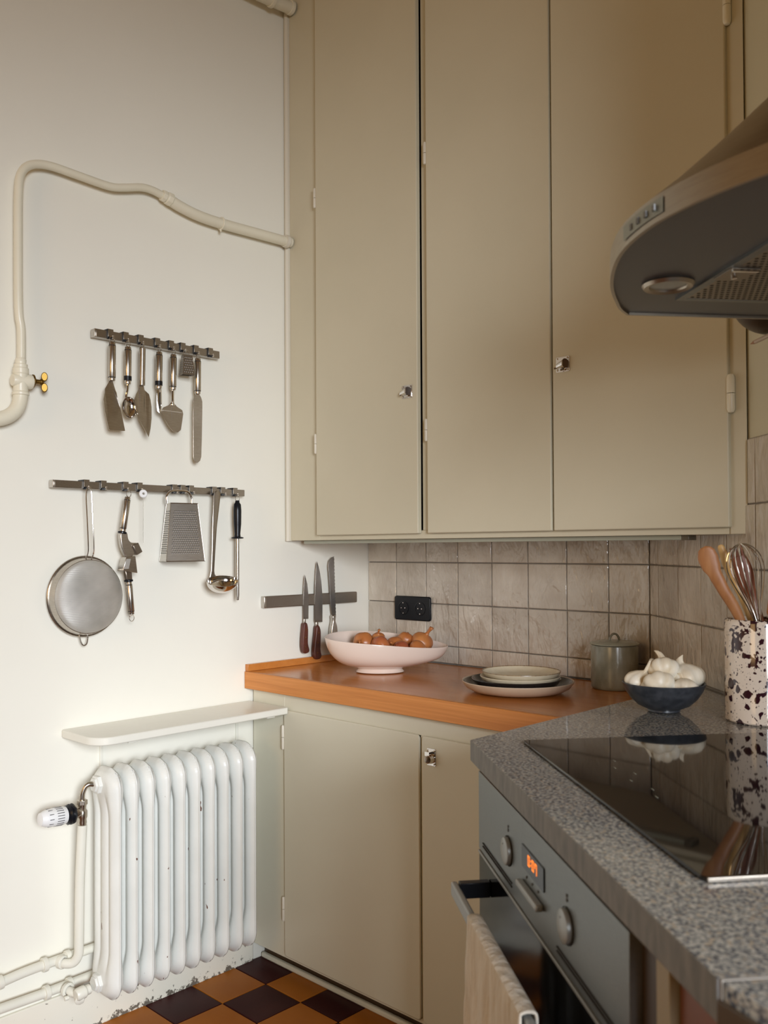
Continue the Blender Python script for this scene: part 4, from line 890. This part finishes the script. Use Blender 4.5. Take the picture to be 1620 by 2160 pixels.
# panels beside the oven
t = thing('base_cabinet', 'dark panel, pale post and red-brown door under the near end of the granite', 'cabinet', tuple(G(.8, .1, 0)))
obj('side_panel', box(nb(), (0.665, 0.012, 0.03), (0.702, 0.40, 0.884), MG), 'dkwood', t, bevel=0.001)
obj('post', box(nb(), (0.7035, 0.008, 0.03), (0.730, 0.40, 0.884), MG), 'cream', t, bevel=0.001)
obj('door', box(nb(), (0.7325, 0.016, 0.03), (0.98, 0.036, 0.879), MG), 'rosew', t, bevel=0.001)
# tea towel over the handle
def towel():
    t = thing('tea_towel', 'crumpled beige linen towel hanging over the oven handle', 'towel', tuple(G(.38, -.06, .30)))
    nu, path = 44, []
    for k in range(22): path.append((HV - .0105, 0.33 + (0.732 - 0.33) * k / 21))
    for k in range(1, 9): a = PI * k / 9; path.append((HV - .001 - .0095 * math.cos(a), 0.7345 + .004 * math.sin(a)))
    for k in range(14): path.append((HV + .0085, 0.732 - (0.732 - 0.45) * k / 13))
    bm = nb(); g = []
    for i, (v, z) in enumerate(path):
        row = []
        front = i < 22
        for j in range(nu + 1):
            f = j / nu; hang = max(0, min(1, (0.735 - z) / .25)); u = 0.252 + 0.262 * f + (-.012 + .012 * f) * hang
            wv = .0055 * math.sin(f * 21 + .8 * math.sin(z * 14)) * hang + .003 * math.sin(f * 47 + z * 30) * (.02 + hang) + .010 * hang * noise.noise(Vector((f * 9, z * 17, 0 if front else 5)))
            u += (.002 * math.sin(z * 90 + (1 - front) * 2) + .0012 * math.sin(z * 210)) * (1 if j in (0, nu) else .3)
            row.append(bm.verts.new(G(u, v + (-wv if front else wv * .5) - (.004 * hang if front else 0), z)))
        g.append(row)
    for A, B in zip(g, g[1:]):
        for j in range(nu): bm.faces.new((A[j], A[j + 1], B[j + 1], B[j]))
    o = obj('cloth', bm, 'towel', t); s = o.modifiers.new('solid', 'SOLIDIFY'); s.thickness = 0.0022; s.offset = 0
    for p in o.data.polygons: p.use_smooth = True
towel()

# ================================================================== COOKER HOOD
HZ = 1.600
t = thing('cooker_hood', 'stainless steel cooker hood with a curved front over the hob', 'hood', tuple(G(.44, .35, HZ)))
arc = [(0.104, 0.232), (0.136, 0.207), (0.174, 0.186), (0.218, 0.163), (0.266, 0.142), (0.328, 0.121), (0.391, 0.1065), (0.451, 0.103), (0.511, 0.1095), (0.579, 0.131), (0.633, 0.158), (0.680, 0.186), (0.720, 0.215), (0.745, 0.240)]
arc = [(p[0], p[1]) for p in spline([(a, b, 0) for a, b in arc], 3)]
def hood_ring(inset, z, bv=None):
    cx_, cy_ = .43, .34; pts = []
    for a, b in arc: pts.append((a + (cx_ - a) * inset, b + (cy_ - b) * inset))
    return pts + [(0.745 - .3 * inset, wallv(.745) - .004), (0.104 + .3 * inset, wallv(.104) - .004)]
bm = nb(); A = hood_ring(0, HZ); n = len(A)
def loop(p, z): return [bm.verts.new(G(a, b, z)) for a, b in p]
L0 = loop(A, HZ); L1 = loop(A, HZ + .030)
I0 = loop([(a + (.43 - a) * .012, b + (.35 - b) * .02) if i < n - 2 else (a + (.43 - a) * .012, b) for i, (a, b) in enumerate(A)], HZ)
I1 = loop([(a + (.43 - a) * .012, b + (.35 - b) * .02) if i < n - 2 else (a + (.43 - a) * .012, b) for i, (a, b) in enumerate(A)], HZ + .004)
for X, Y in ((L0, L1), (I0, L0), (I1, I0)):
    for i in range(n): bm.faces.new((X[i], X[(i + 1) % n], Y[(i + 1) % n], Y[i]))
obj('rim', bm, 'hood_rim', t)
bm = nb(); prism(bm, [(a + (.43 - a) * .012, b + (.35 - b) * .02) if i < n - 2 else (a + (.43 - a) * .012, b) for i, (a, b) in enumerate(A)], HZ + .0042, HZ + .006, lambda a, b, c: tuple(G(a, b, c)))
obj('underside', bm, 'hood_u', t, smooth=False)
# canopy: from the rim curve to the flue rectangle
bm = nb(); rings = []; m_ = len(arc)
top = []
for i in range(m_):
    f = i / (m_ - 1); per = .22 + .30 + .22; d_ = f * per
    if d_ < .20: top.append((.30, .60 - d_))
    elif d_ < .20 + .34: top.append((.30 + (d_ - .20) / .34 * .28, .40))
    else: top.append((.58, .40 + (d_ - .54)))
for k in range(9):
    f = k / 8; z = HZ + .030 + (1.90 - HZ - .03) * f; g_ = f ** 0.92
    p = [(arc[i][0] + (top[i][0] - arc[i][0]) * g_, arc[i][1] + (top[i][1] - arc[i][1]) * g_) for i in range(m_)]
    ba = .104 + (.30 - .104) * g_; bb = .745 + (.58 - .745) * g_
    p += [(bb, wallv(bb) - .004), (ba, wallv(ba) - .004)]
    rings.append([bm.verts.new(G(a, b, z)) for a, b in p])
for A_, B_ in zip(rings, rings[1:]):
    n2 = len(A_)
    for i in range(n2): bm.faces.new((A_[i], A_[(i + 1) % n2], B_[(i + 1) % n2], B_[i]))
obj('canopy', bm, 'hood', t)
obj('flue', box(nb(), (.30, .40, 1.895), (.58, wallv(.58) - .02, CEIL - .01), MG), 'hood', t, bevel=0.002)
# control strip on the rim
bm = nb(); pts = [p for p in arc if .40 <= p[0] <= .52]
for a, b in zip(pts, pts[1:]):
    v = [bm.verts.new(G(a[0], a[1] - .0012, HZ + .007)), bm.verts.new(G(b[0], b[1] - .0012, HZ + .007)), bm.verts.new(G(b[0], b[1] - .0012, HZ + .025)), bm.verts.new(G(a[0], a[1] - .0012, HZ + .025))]; bm.faces.new(v)
cs = obj('control_strip', bm, 'strip', t); WL[cs] = WL[t]
bm = nb()
for k in range(5):
    u = .415 + k * .020; v_ = .1065 + (u - .451) ** 2 * (1.9 if u < .451 else .9) - .004
    box(bm, (u, v_ - .0022, HZ + .012), (u + .006, v_ - .0002, HZ + .019), MG)
obj('button', bm, 'print', cs, smooth=False)
bm = nb(); lathe(bm, [(.024, 0), (.034, 0), (.036, .003), (.033, .0075), (.026, .006), (.024, .002)], G(.262, .228, HZ + .005), (0, 0, -1), 32); lr = obj('lamp_ring', bm, 'hood_rim', t); WL[lr] = WL[t]
obj('lamp_glass', lathe(nb(), [(.026, 0), (.026, .003), (0, .0035)], G(.262, .228, HZ + .0045), (0, 0, -1), 32), 'lampglass', lr)
# grease filter: frame, perforated face, latch
F0, F1, F2, F3 = .200, .66, .279, .50
bm = nb(); box(bm, (F0 - .008, F2 - .008, HZ + .0005), (F1 + .008, F2 + .004, HZ + .0044), MG); box(bm, (F0 - .008, F2 + .004, HZ + .0005), (F0 + .003, F3, HZ + .0044), MG); box(bm, (F1, F2 + .004, HZ + .0005), (F1 + .008, F3, HZ + .0044), MG)
obj('filter_frame', bm, 'oven', t)
obj('filter', box(nb(), (F0 + .003, F2 + .004, HZ + .001), (F1, F3, HZ + .004), MG), 'filter', t, smooth=False)
bm = nb(); i = 0
for a in range(46):
    for b in range(24):
        u = F0 + .010 + a * .0098; v = F2 + .010 + b * .0088 + (.0044 if a % 2 else 0)
        if u > F1 - .006 or v > F3 - .006: continue
        vv = [bm.verts.new(G(u + .0030 * math.cos(2 * PI * k / 6), v + .0030 * math.sin(2 * PI * k / 6), HZ + .0008)) for k in range(6)]; bm.faces.new(vv)
o = obj('filter_holes', bm, 'dark', t, smooth=False); o['kind'] = 'stuff'
bm = nb(); box(bm, (.30, F2 - .004, HZ - .001), (.35, F2 + .036, HZ + .0006), MG); fl_ = obj('filter_latch', bm, 'filter', t, bevel=0.0005); WL[fl_] = WL[t]
bm = nb(); box(bm, (.345, F2 - .002, HZ - .004), (.350, F2 + .034, HZ - .001), MG); lathe(bm, [(.004, 0), (.004, .003), (0, .004)], G(.318, F2 + .016, HZ - .001), (0, 0, -1), 10); obj('latch_bar', bm, 'chrome', fl_)
# dark round utensil seen under the hood at the right edge
def AWp(s, d, z): return MA @ Vector((s, -d, z))
t = thing('hanging_pan', 'dark round-bottomed pan partly hidden under the hood at the right edge', 'pan', tuple(AWp(.78, .06, 1.60)))
bm = nb(); pr = [(0.068 * math.cos(PI / 2 * k / 10), -.066 * math.sin(PI / 2 * k / 10)) for k in range(11)]
c_ = AWp(.824, .082, 1.668); lathe(bm, [(.066, 0), (.068, 0)] + pr[1:-1] + [(0, -.066)], c_, (0, 0, 1), 32); obj('shell', bm, 'dkwood', t)
t = thing('pencil', 'thin pale pointed stick resting below the dark pan under the hood', 'stick', tuple(AWp(.78, .05, 1.60)))
a = AWp(.777, .100, 1.594); b = AWp(.915, .085, 1.6); L = (b - a).length
obj('shaft', lathe(nb(), [(.004, .018), (.004, L), (0, L)], a, b - a, 8), 'pl_beige', t); obj('tip', lathe(nb(), [(0, 0), (.004, .018)], a, b - a, 8), 'spoon', t)

# ================================================================== PINK BOWL WITH ONIONS
Rh = Vector((math.cos(yaw), -math.sin(yaw), 0)); Fh = Vector((math.sin(yaw), math.cos(yaw), 0))
BC = Vector((0.331, -0.267, WT + .0006))
def pinkbowl():
    t = thing('serving_bowl', 'large pale pink wavy ceramic bowl on a low foot holding onions', 'bowl', tuple(BC))
    a_, b_ = .176, .118; seg = 72
    prof = [(.40, 0), (.41, .003), (.395, .007), (.37, .011), (.375, .0145), (.46, .0175), (.60, .022), (.74, .030), (.86, .043), (.935, .060), (.975, .077), (.995, .090), (1.0, .096), (.992, .0975), (.98, .095), (.955, .082), (.915, .064), (.84, .047), (.72, .034), (.52, .0265), (.25, .0245)]
    bm = nb(); rings = []
    for r, z in prof:
        row = []
        for k in range(seg):
            th = 2 * PI * k / seg; c, s = math.cos(th), math.sin(th)
            wob = 1 + .06 * math.cos(3 * th + .4) + .05 * math.cos(2 * th - .9) if r > .5 else 1 + .0 * c
            w2 = 1 + (wob - 1) * min(1, max(0, (r - .4) / .5))
            x = a_ * r * w2 * c - (.012 if r < .42 else .012 * max(0, 1 - (r - .42) / .4)); y = b_ * r * (1.1 if r < .42 else 1) * w2 * s
            # rim height: high at the left and back, low at the right front
            hs = 1 + (-.19 * c + .10 * s - .03 * math.cos(2 * th))
            if z > .012: zz = .012 + (z - .012) * (1 + (hs - 1) * min(1, (z - .012) / .03)) + .006 * max(0, c) * min(1, max(0, (r - .5) / .3)) * (1 - min(1, z / .1))
            else: zz = z
            p = BC + Rh * x + Fh * y + Vector((0, 0, zz)); row.append(bm.verts.new(p))
        rings.append(row)
    for A, B in zip(rings, rings[1:]):
        for k in range(seg): bm.faces.new((A[k], A[(k + 1) % seg], B[(k + 1) % seg], B[k]))
    bm.faces.new(rings[0][::-1]); bm.faces.new(rings[-1])
    o = obj('bowl_body', bm, 'pink', t); m = o.modifiers.new('sub', 'SUBSURF'); m.levels = 1; m.render_levels = 1
pinkbowl()
def relax(items, r0, lim, n=60, k=0.90):
    """pushes the round things of a pile apart until they only touch; item = [x, y, z, scale]"""
    P_ = [list(i) for i in items]
    for _ in range(n):
        for i in range(len(P_)):
            for j in range(i + 1, len(P_)):
                d = [P_[j][q] - P_[i][q] for q in range(3)]; L = math.sqrt(sum(v * v for v in d)) or 1e-6; need = k * r0 * (P_[i][3] + P_[j][3])
                if L < need:
                    for q in range(3):
                        m = (need - L) / L * d[q] * .5 * (1 if q < 2 else .6); P_[i][q] -= m; P_[j][q] += m
        for i, a in enumerate(P_):
            rr = math.hypot(a[0] / lim[0], a[1] / lim[1])
            if rr > 1: a[0] /= rr; a[1] /= rr
            a[2] = max(a[2], items[i][2])
    return P_
def onion_mesh(m, seed, stalk=.022):
    rnd = random.Random(seed); bm = nb(); seg = 28; pr = []
    for k in range(15):
        a = -PI / 2 + PI * .93 * k / 14; pr.append((math.cos(a), math.sin(a) * .88))
    rings = []
    for i, (r, z) in enumerate(pr):
        rings.append([bm.verts.new((max(r, .02) * .03 * (1 + .035 * math.sin(5 * t_ + seed) + .02 * rnd.uniform(-1, 1)) * math.cos(t_), max(r, .02) * .03 * (1 + .035 * math.sin(5 * t_ + seed)) * math.sin(t_), z * .03)) for t_ in [2 * PI * k / seg for k in range(seg)]])
    z = pr[-1][1] * .03
    for k in range(1, 5):
        f = k / 4; rings.append([bm.verts.new(((.0052 - .0015 * math.sin(f * PI) + .002 * f * rnd.uniform(.3, 1)) * math.cos(t_) + .004 * f * f, (.0045 - .0015 * math.sin(f * PI)) * math.sin(t_), z + stalk * f * rnd.uniform(.85, 1))) for t_ in [2 * PI * q / seg for q in range(seg)]])
    for A, B in zip(rings, rings[1:]):
        for k in range(seg): bm.faces.new((A[k], A[(k + 1) % seg], B[(k + 1) % seg], B[k]))
    bm.faces.new(rings[0][::-1]); bm.faces.new(rings[-1]); me = bpy.data.meshes.new('onion'); bm.to_mesh(me); bm.free(); me.materials.append(M[m])
    for p in me.polygons: p.use_smooth = True
    return me
om = [onion_mesh('onion', 1), onion_mesh('onion', 2, .03), onion_mesh('onion_r', 3, .012)]
flat_ = [('leftmost orange-brown onion in the pink bowl', 0, -.062, .004, .0935, .95, (0.3, 1.35, 0)),
         ('small golden onion with a thin dry stalk, left part of the pink bowl', 1, -.026, .012, .103, .62, (0.5, 0.35, 1)),
         ('reddish onion in front, left of the middle of the pink bowl', 2, -.003, -.018, .086, .92, (0.2, 1.2, 2.4)),
         ('orange onion in the middle of the pink bowl', 0, .032, -.002, .083, .85, (1.2, .3, 1)),
         ('onion with a torn pointed skin lying behind the middle of the pink bowl', 1, .058, .022, .091, .80, (0.2, -1.25, -.5)),
         ('small onion low in front of the large pair in the pink bowl', 2, .060, -.030, .077, .78, (.5, .8, 0)),
         ('upper large onion with a papery tip at the right of the pink bowl', 1, .098, .012, .090, 1.0, (-.2, .55, .6)),
         ('lower large golden onion at the right front of the pink bowl', 0, .106, -.034, .074, .92, (1.9, .3, 0))]
rl = relax([(a[2], a[3], a[4], a[5] * 1.12) for a in flat_], .03, (.118, .052))
for (lab, k, rx, fy, z, s, rot), (rx, fy, z, s2) in zip(flat_, rl):
    o = bpy.data.objects.new('onion', om[k]); C.objects.link(o); s *= 1.12; o.location = BC + Rh * (rx + .006) + Fh * fy + Vector((0, 0, z - .006)); o.scale = (s, s, s * (.92)); o.rotation_euler = (rot[0], rot[1], rot[2] + yaw); tag(o, lab, 'onion', 'onions in the pink bowl')

# ================================================================== PLATES
PC = Vector((0.838, -0.304, WT + .0006))
def plate(name, label, c, r, h, mo, mi, mr=None, cat='plate', group='stacked plates on the wooden counter'):
    t = thing(name, label, cat, tuple(c), group)
    out = [(0, 0), (r * .62, 0), (r * .66, .0015), (r * .82, h * .18), (r * .93, h * .45), (r * .985, h * .78), (r, h * .94)]
    obj('outside', lathe(nb(), out, c, seg=64), mo, t)
    if mr: obj('rim_line', lathe(nb(), [(r, h * .94), (r * .998, h), (r * .982, h * 1.0), (r * .972, h * .94)], c, seg=64), mr, t); ri = r * .972
    else: obj('rim_line', lathe(nb(), [(r, h * .94), (r * .995, h), (r * .98, h * .98), (r * .972, h * .93)], c, seg=64), mo, t); ri = r * .972
    obj('inside', lathe(nb(), [(ri, h * .935), (r * .94, h * .72), (r * .87, h * .42), (r * .76, h * .25), (r * .5, h * .2), (0, h * .2)], c, seg=64), mi, t)
plate('dinner_plate', 'large beige stoneware plate with dark inside at the bottom of the stack', PC, .1415, .031, 'pl_beige', 'pl_grey')
plate('side_plate', 'glossy black-brown plate in the middle of the stack on the beige plate', PC + Rh * -.004 + Vector((0, 0, .0105)), .113, .026, 'pl_dark', 'pl_dark')
plate('side_plate', 'lower of two small cream plates in the stack', PC + Rh * .006 + Vector((0, 0, .0205)), .1015, .022, 'pl_cream', 'pl_cream', None)
plate('side_plate', 'top small cream plate with a brown speckled rim on the stack', PC + Rh * .009 + Vector((0, 0, .0325)), .0995, .022, 'pl_cream', 'pl_cream', 'pl_rim')
# ================================================================== LIDDED JAR
JC = Vector((0.986, -0.080, WT + .0006)); JR = .0605
t = thing('storage_jar', 'grey-green stoneware jar with a lid in the tiled corner', 'jar', tuple(JC))
obj('body', lathe(nb(), [(0, 0), (JR - .004, 0), (JR - .001, .003), (JR, .008), (JR, .108), (JR - .001, .112), (JR - .004, .113), (JR - .005, .110), (JR - .006, .02), (0, .02)], JC, seg=56), 'jar', t)
ld = obj('lid', lathe(nb(), [(0, .1135), (JR - .002, .1135), (JR + .0025, .1145), (JR + .003, .117), (JR - .001, .119), (JR * .7, .1225), (JR * .3, .1245), (0, .125)], JC, seg=56), 'jar_rim', t); WL[ld] = WL[t]
bm = nb(); rings = []
for k in range(15):
    a = PI * k / 14; c = JC + Vector((0, 0, .1225)) + Rh * (-.0125 * math.cos(a)) + Vector((0, 0, .0185 * math.sin(a)))
    tx = (Rh * math.sin(a) * .0125 + Vector((0, 0, math.cos(a) * .0185))).normalized(); nx = Fh; ny = tx.cross(nx)
    rings.append([bm.verts.new(c + nx * .0065 * math.cos(b) + ny * .0028 * math.sin(b)) for b in [2 * PI * q / 10 for q in range(10)]])
for A, B in zip(rings, rings[1:]):
    for k in range(10): bm.faces.new((A[k], A[(k + 1) % 10], B[(k + 1) % 10], B[k]))
obj('loop_handle', bm, 'jar', ld)
# ================================================================== DARK BOWL WITH GARLIC
DC = Vector((1.372, -0.577, GT + .0006))
t = thing('small_bowl', 'dark blue-grey stoneware bowl of garlic on the granite', 'bowl', tuple(DC))
obj('bowl_body', lathe(nb(), [(0, 0), (.028, 0), (.031, .002), (.030, .005), (.048, .013), (.062, .026), (.072, .041), (.0775, .055), (.0765, .0565), (.0745, .055), (.069, .042), (.058, .028), (.044, .016), (.02, .010), (0, .009)], DC, seg=64), 'bowl', t)
def garlic_mesh(seed, stalk):
    rnd = random.Random(seed); bm = nb(); seg = 48; rings = []; n = 20
    for i in range(n + 1):
        a = -PI / 2 + PI * i / n; r = math.cos(a) ** .8 if 0 < i < n else .05; z = math.sin(a) * .72
        if i > n * .62: r = r * (1 - .12 * (i / n - .62) / .38) ; 
        row = []
        for k in range(seg):
            th = 2 * PI * k / seg; lob = 1 + .17 * (abs(math.sin(4 * th + seed)) ** .5 - .75) * math.cos(a) ** .7
            row.append(bm.verts.new((r * .0315 * lob * math.cos(th), r * .0315 * lob * math.sin(th), z * .03 + (.006 * ((i / n - .75) / .25) if i > n * .75 else 0))))
        rings.append(row)
    rings = rings[:-2]; z0 = rings[-1][0].co.z
    for k in range(1, 8):
        f = k / 7; rr = .0052 + .0035 * (1 - f) ** 3 + .0018 * f; bend = .35 * stalk * f * f
        rings.append([bm.verts.new((rr * math.cos(2 * PI * q / seg) * (1 + .15 * math.sin(5 * q)) + bend, rr * .55 * math.sin(2 * PI * q / seg), z0 + stalk * f * (1 + .12 * math.cos(2 * PI * q / seg) * f))) for q in range(seg)])
    for A, B in zip(rings, rings[1:]):
        for k in range(seg): bm.faces.new((A[k], A[(k + 1) % seg], B[(k + 1) % seg], B[k]))
    bm.faces.new(rings[0][::-1]); bm.faces.new(rings[-1]); me = bpy.data.meshes.new('bulb'); bm.to_mesh(me); bm.free(); me.materials.append(M['garlic'])
    for p in me.polygons: p.use_smooth = True
    return me
gm = [garlic_mesh(1, .024), garlic_mesh(2, .014), garlic_mesh(3, .030)]
rb = nb(); lathe(rb, [(0, -.0245), (.005, -.0235), (.0065, -.0205), (.005, -.018)], (0, 0, 0), (0, 0, 1), 12)
rme = bpy.data.meshes.new('root'); rb.to_mesh(rme); rb.free(); rme.materials.append(M['garlic_root'])
garlics = [('front left garlic bulb with its root facing out of the dark bowl', 1, -.018, -.026, .050, 1.05, (.05, .9, .45)),
        ('garlic bulb with a tall cut stalk at the left of the dark bowl', 2, -.044, .006, .053, .92, (.45, -.2, 1)),
        ('topmost garlic bulb of the pile in the dark bowl', 0, .006, .000, .075, .95, (.15, .75, .75)),
        ('tall garlic bulb at the right of the pile in the dark bowl', 1, .042, .012, .060, 1.12, (-.35, .3, 1)),
        ('small front right garlic bulb in the dark bowl', 1, .034, -.032, .046, .84, (0.1, .6, 1)),
        ('garlic bulb at the back right, its dry stalk over the rim of the dark bowl', 2, .046, .044, .058, .72, (1, .2, .25))]
rl = relax([tuple(a[2:6]) for a in garlics], .0285, (.045, .045), k=0.80)
for (lab, k, rx, fy, z, s, ax_), (rx, fy, z, s2) in zip(garlics, rl):
    o = bpy.data.objects.new('garlic_bulb', gm[k]); C.objects.link(o); tag(o, lab, 'garlic', 'garlic bulbs in the dark bowl')
    axis = Rh * ax_[0] + Fh * ax_[1] + Vector((0, 0, ax_[2])); o.matrix_world = Matrix.Translation(DC + Rh * rx + Fh * fy + Vector((0, 0, z))) @ frame(axis) @ Matrix.Scale(s, 4)
    c = bpy.data.objects.new('root', rme); C.objects.link(c); c.parent = o
# ================================================================== UTENSIL CROCK
KC = Vector((1.543, -0.546, GT + .0006)); KR = .0605
t = thing('utensil_crock', 'cream ceramic crock splattered with dark purple spots on the granite', 'crock', tuple(KC))
obj('body', lathe(nb(), [(0, 0), (KR - .003, 0), (KR, .003), (KR, .178), (KR - .001, .182), (KR - .0035, .184), (KR - .006, .182), (KR - .007, .17), (KR - .007, .01), (0, .01)], KC, seg=64), 'splat', t)
for s in ():
    pass
def along(base, tip, sect, name, m, par, seg=14, flatdir=None):
    """loft: sect = [(f, half width, half thickness)] along a bent line"""
    P_ = spline(base if isinstance(base, list) else [base, tip], 16); N = len(P_); bm = nb(); rings = []
    for i in range(N):
        f = i / (N - 1); tx = (P_[min(i + 1, N - 1)] - P_[max(i - 1, 0)]).normalized()
        for a, b in zip(sect, sect[1:]):
            if a[0] <= f <= b[0]: g_ = (f - a[0]) / max(b[0] - a[0], 1e-6); g_ = g_ * g_ * (3 - 2 * g_); w_ = a[1] + (b[1] - a[1]) * g_; h_ = a[2] + (b[2] - a[2]) * g_; break
        wd = (flatdir - tx * flatdir.dot(tx)).normalized(); nd = tx.cross(wd)
        rings.append([bm.verts.new(P_[i] + wd * w_ * math.cos(2 * PI * k / seg) + nd * h_ * math.sin(2 * PI * k / seg)) for k in range(seg)])
    for A, B in zip(rings, rings[1:]):
        for k in range(seg): bm.faces.new((A[k], A[(k + 1) % seg], B[(k + 1) % seg], B[k]))
    bm.faces.new(rings[0][::-1]); bm.faces.new(rings[-1]); return obj(name, bm, m, par)
cr = math.radians(-22.0); Rk = Vector((math.cos(cr), -math.sin(cr), 0)); Fk = Vector((math.sin(cr), math.cos(cr), 0))    # sideways and away, seen from the camera at the crock
def K(r_, f_, z): return KC + Rk * r_ + Fk * f_ + Vector((0, 0, z))
t = thing('wooden_spoon', 'leftmost smooth wooden spoon leaning in the splattered crock', 'spoon', tuple(K(-.02, 0, .02)))
along([K(.012, .012, .03), K(-.030, -.006, .175), K(-.062, -.018, .240), K(-.083, -.022, .285), K(-.090, -.024, .316)], None, [(0, .005, .004), (.45, .0105, .006), (.62, .012, .005), (.72, .0165, .005), (.81, .0178, .0045), (.90, .0150, .004), (.96, .0100, .0035), (1, .001, .001)], 'shaft', 'spoon', t, flatdir=Rk)
t = thing('wooden_spatula', 'pale narrow wooden utensil behind the leftmost spoon in the crock', 'spatula', tuple(K(-.02, .02, .02)))
along([K(.02, .022, .03), K(-.014, .020, .175), K(-.044, .012, .255), K(-.066, .008, .318)], None, [(0, .004, .004), (.5, .005, .004), (.8, .0085, .004), (.97, .006, .003), (1, .003, .002)], 'shaft', 'spoon_l', t, flatdir=Rk)
t = thing('wooden_fork', 'dark red-brown wooden fork with short prongs behind the whisk in the crock', 'fork', tuple(K(-.01, .03, .02)))
along([K(.03, .02, .03), K(.002, .024, .175), K(-.022, .024, .250), K(-.038, .022, .295)], None, [(0, .005, .004), (.45, .008, .005), (.8, .019, .005), (1, .0165, .004)], 'shaft', 'spoon_d', t, flatdir=Rk)
for q_ in range(4):
    b0 = K(-.050 + q_ * .0078, .022, .290 + q_ * .0045 - .008); obj('prong', tube(nb(), [b0, b0 + Rk * -.003 + Vector((0, 0, .012)), b0 + Rk * -.006 + Vector((0, 0, .025))], [.0032, .003, .002], 8), 'spoon_d', t)
t = thing('whisk', 'steel balloon whisk standing in the splattered crock', 'whisk', tuple(K(-.01, -.01, .02)))
bs = K(.004, -.016, .150); topc = K(-.030, -.030, .313); axw = (topc - bs); Lw = axw.length; axw.normalize()
obj('handle', tube(nb(), [K(.022, .0, .03), bs, bs + axw * .022], [.006, .0075, .007], 14), 'steel', t)
s1 = (Rk - axw * Rk.dot(axw)).normalized(); s2 = axw.cross(s1)
for k in range(5):
    a = PI * k / 5 + .2; dd = s1 * math.cos(a) + s2 * math.sin(a); W_ = .037 - .001 * k
    pts = []
    for i in range(25):
        q_ = -1 + 2 * i / 24; ang_ = q_ * PI / 2 * 1.0
        h = Lw * (math.cos(q_ * PI / 2) ** .62 if abs(q_) < 1 else 0); wd = W_ * math.sin(q_ * PI / 2) * 1.0
        # teardrop: wide near the top, narrow at the handle
        f = h / Lw; wid = W_ * (math.sin(min(f, 1) * PI * .5) ** 1.3) * math.sqrt(max(1 - max(f - .62, 0) ** 2 / .1444, 0))
        pts.append(bs + axw * (.018 + h * .93) + dd * math.copysign(max(wid, .003), q_ if q_ else 1) * (1 if abs(q_) > 1e-6 else 0))
    obj('wire', tube(nb(), spline(pts, 3), .00115, 6), 'chrome', t)
t = thing('wooden_turner', 'broad orange wooden turner at the right of the crock, cut off by the frame', 'spatula', tuple(K(.03, 0, .02)))
along([K(.012, .005, .03), K(.030, -.002, .15), K(.036, -.004, .19), K(.044, -.008, .24), K(.050, -.010, .288)], None, [(0, .005, .004), (.4, .010, .005), (.52, .025, .004), (.8, .0285, .0035), (1, .024, .003)], 'shaft', 'spoon', t, flatdir=Rk)
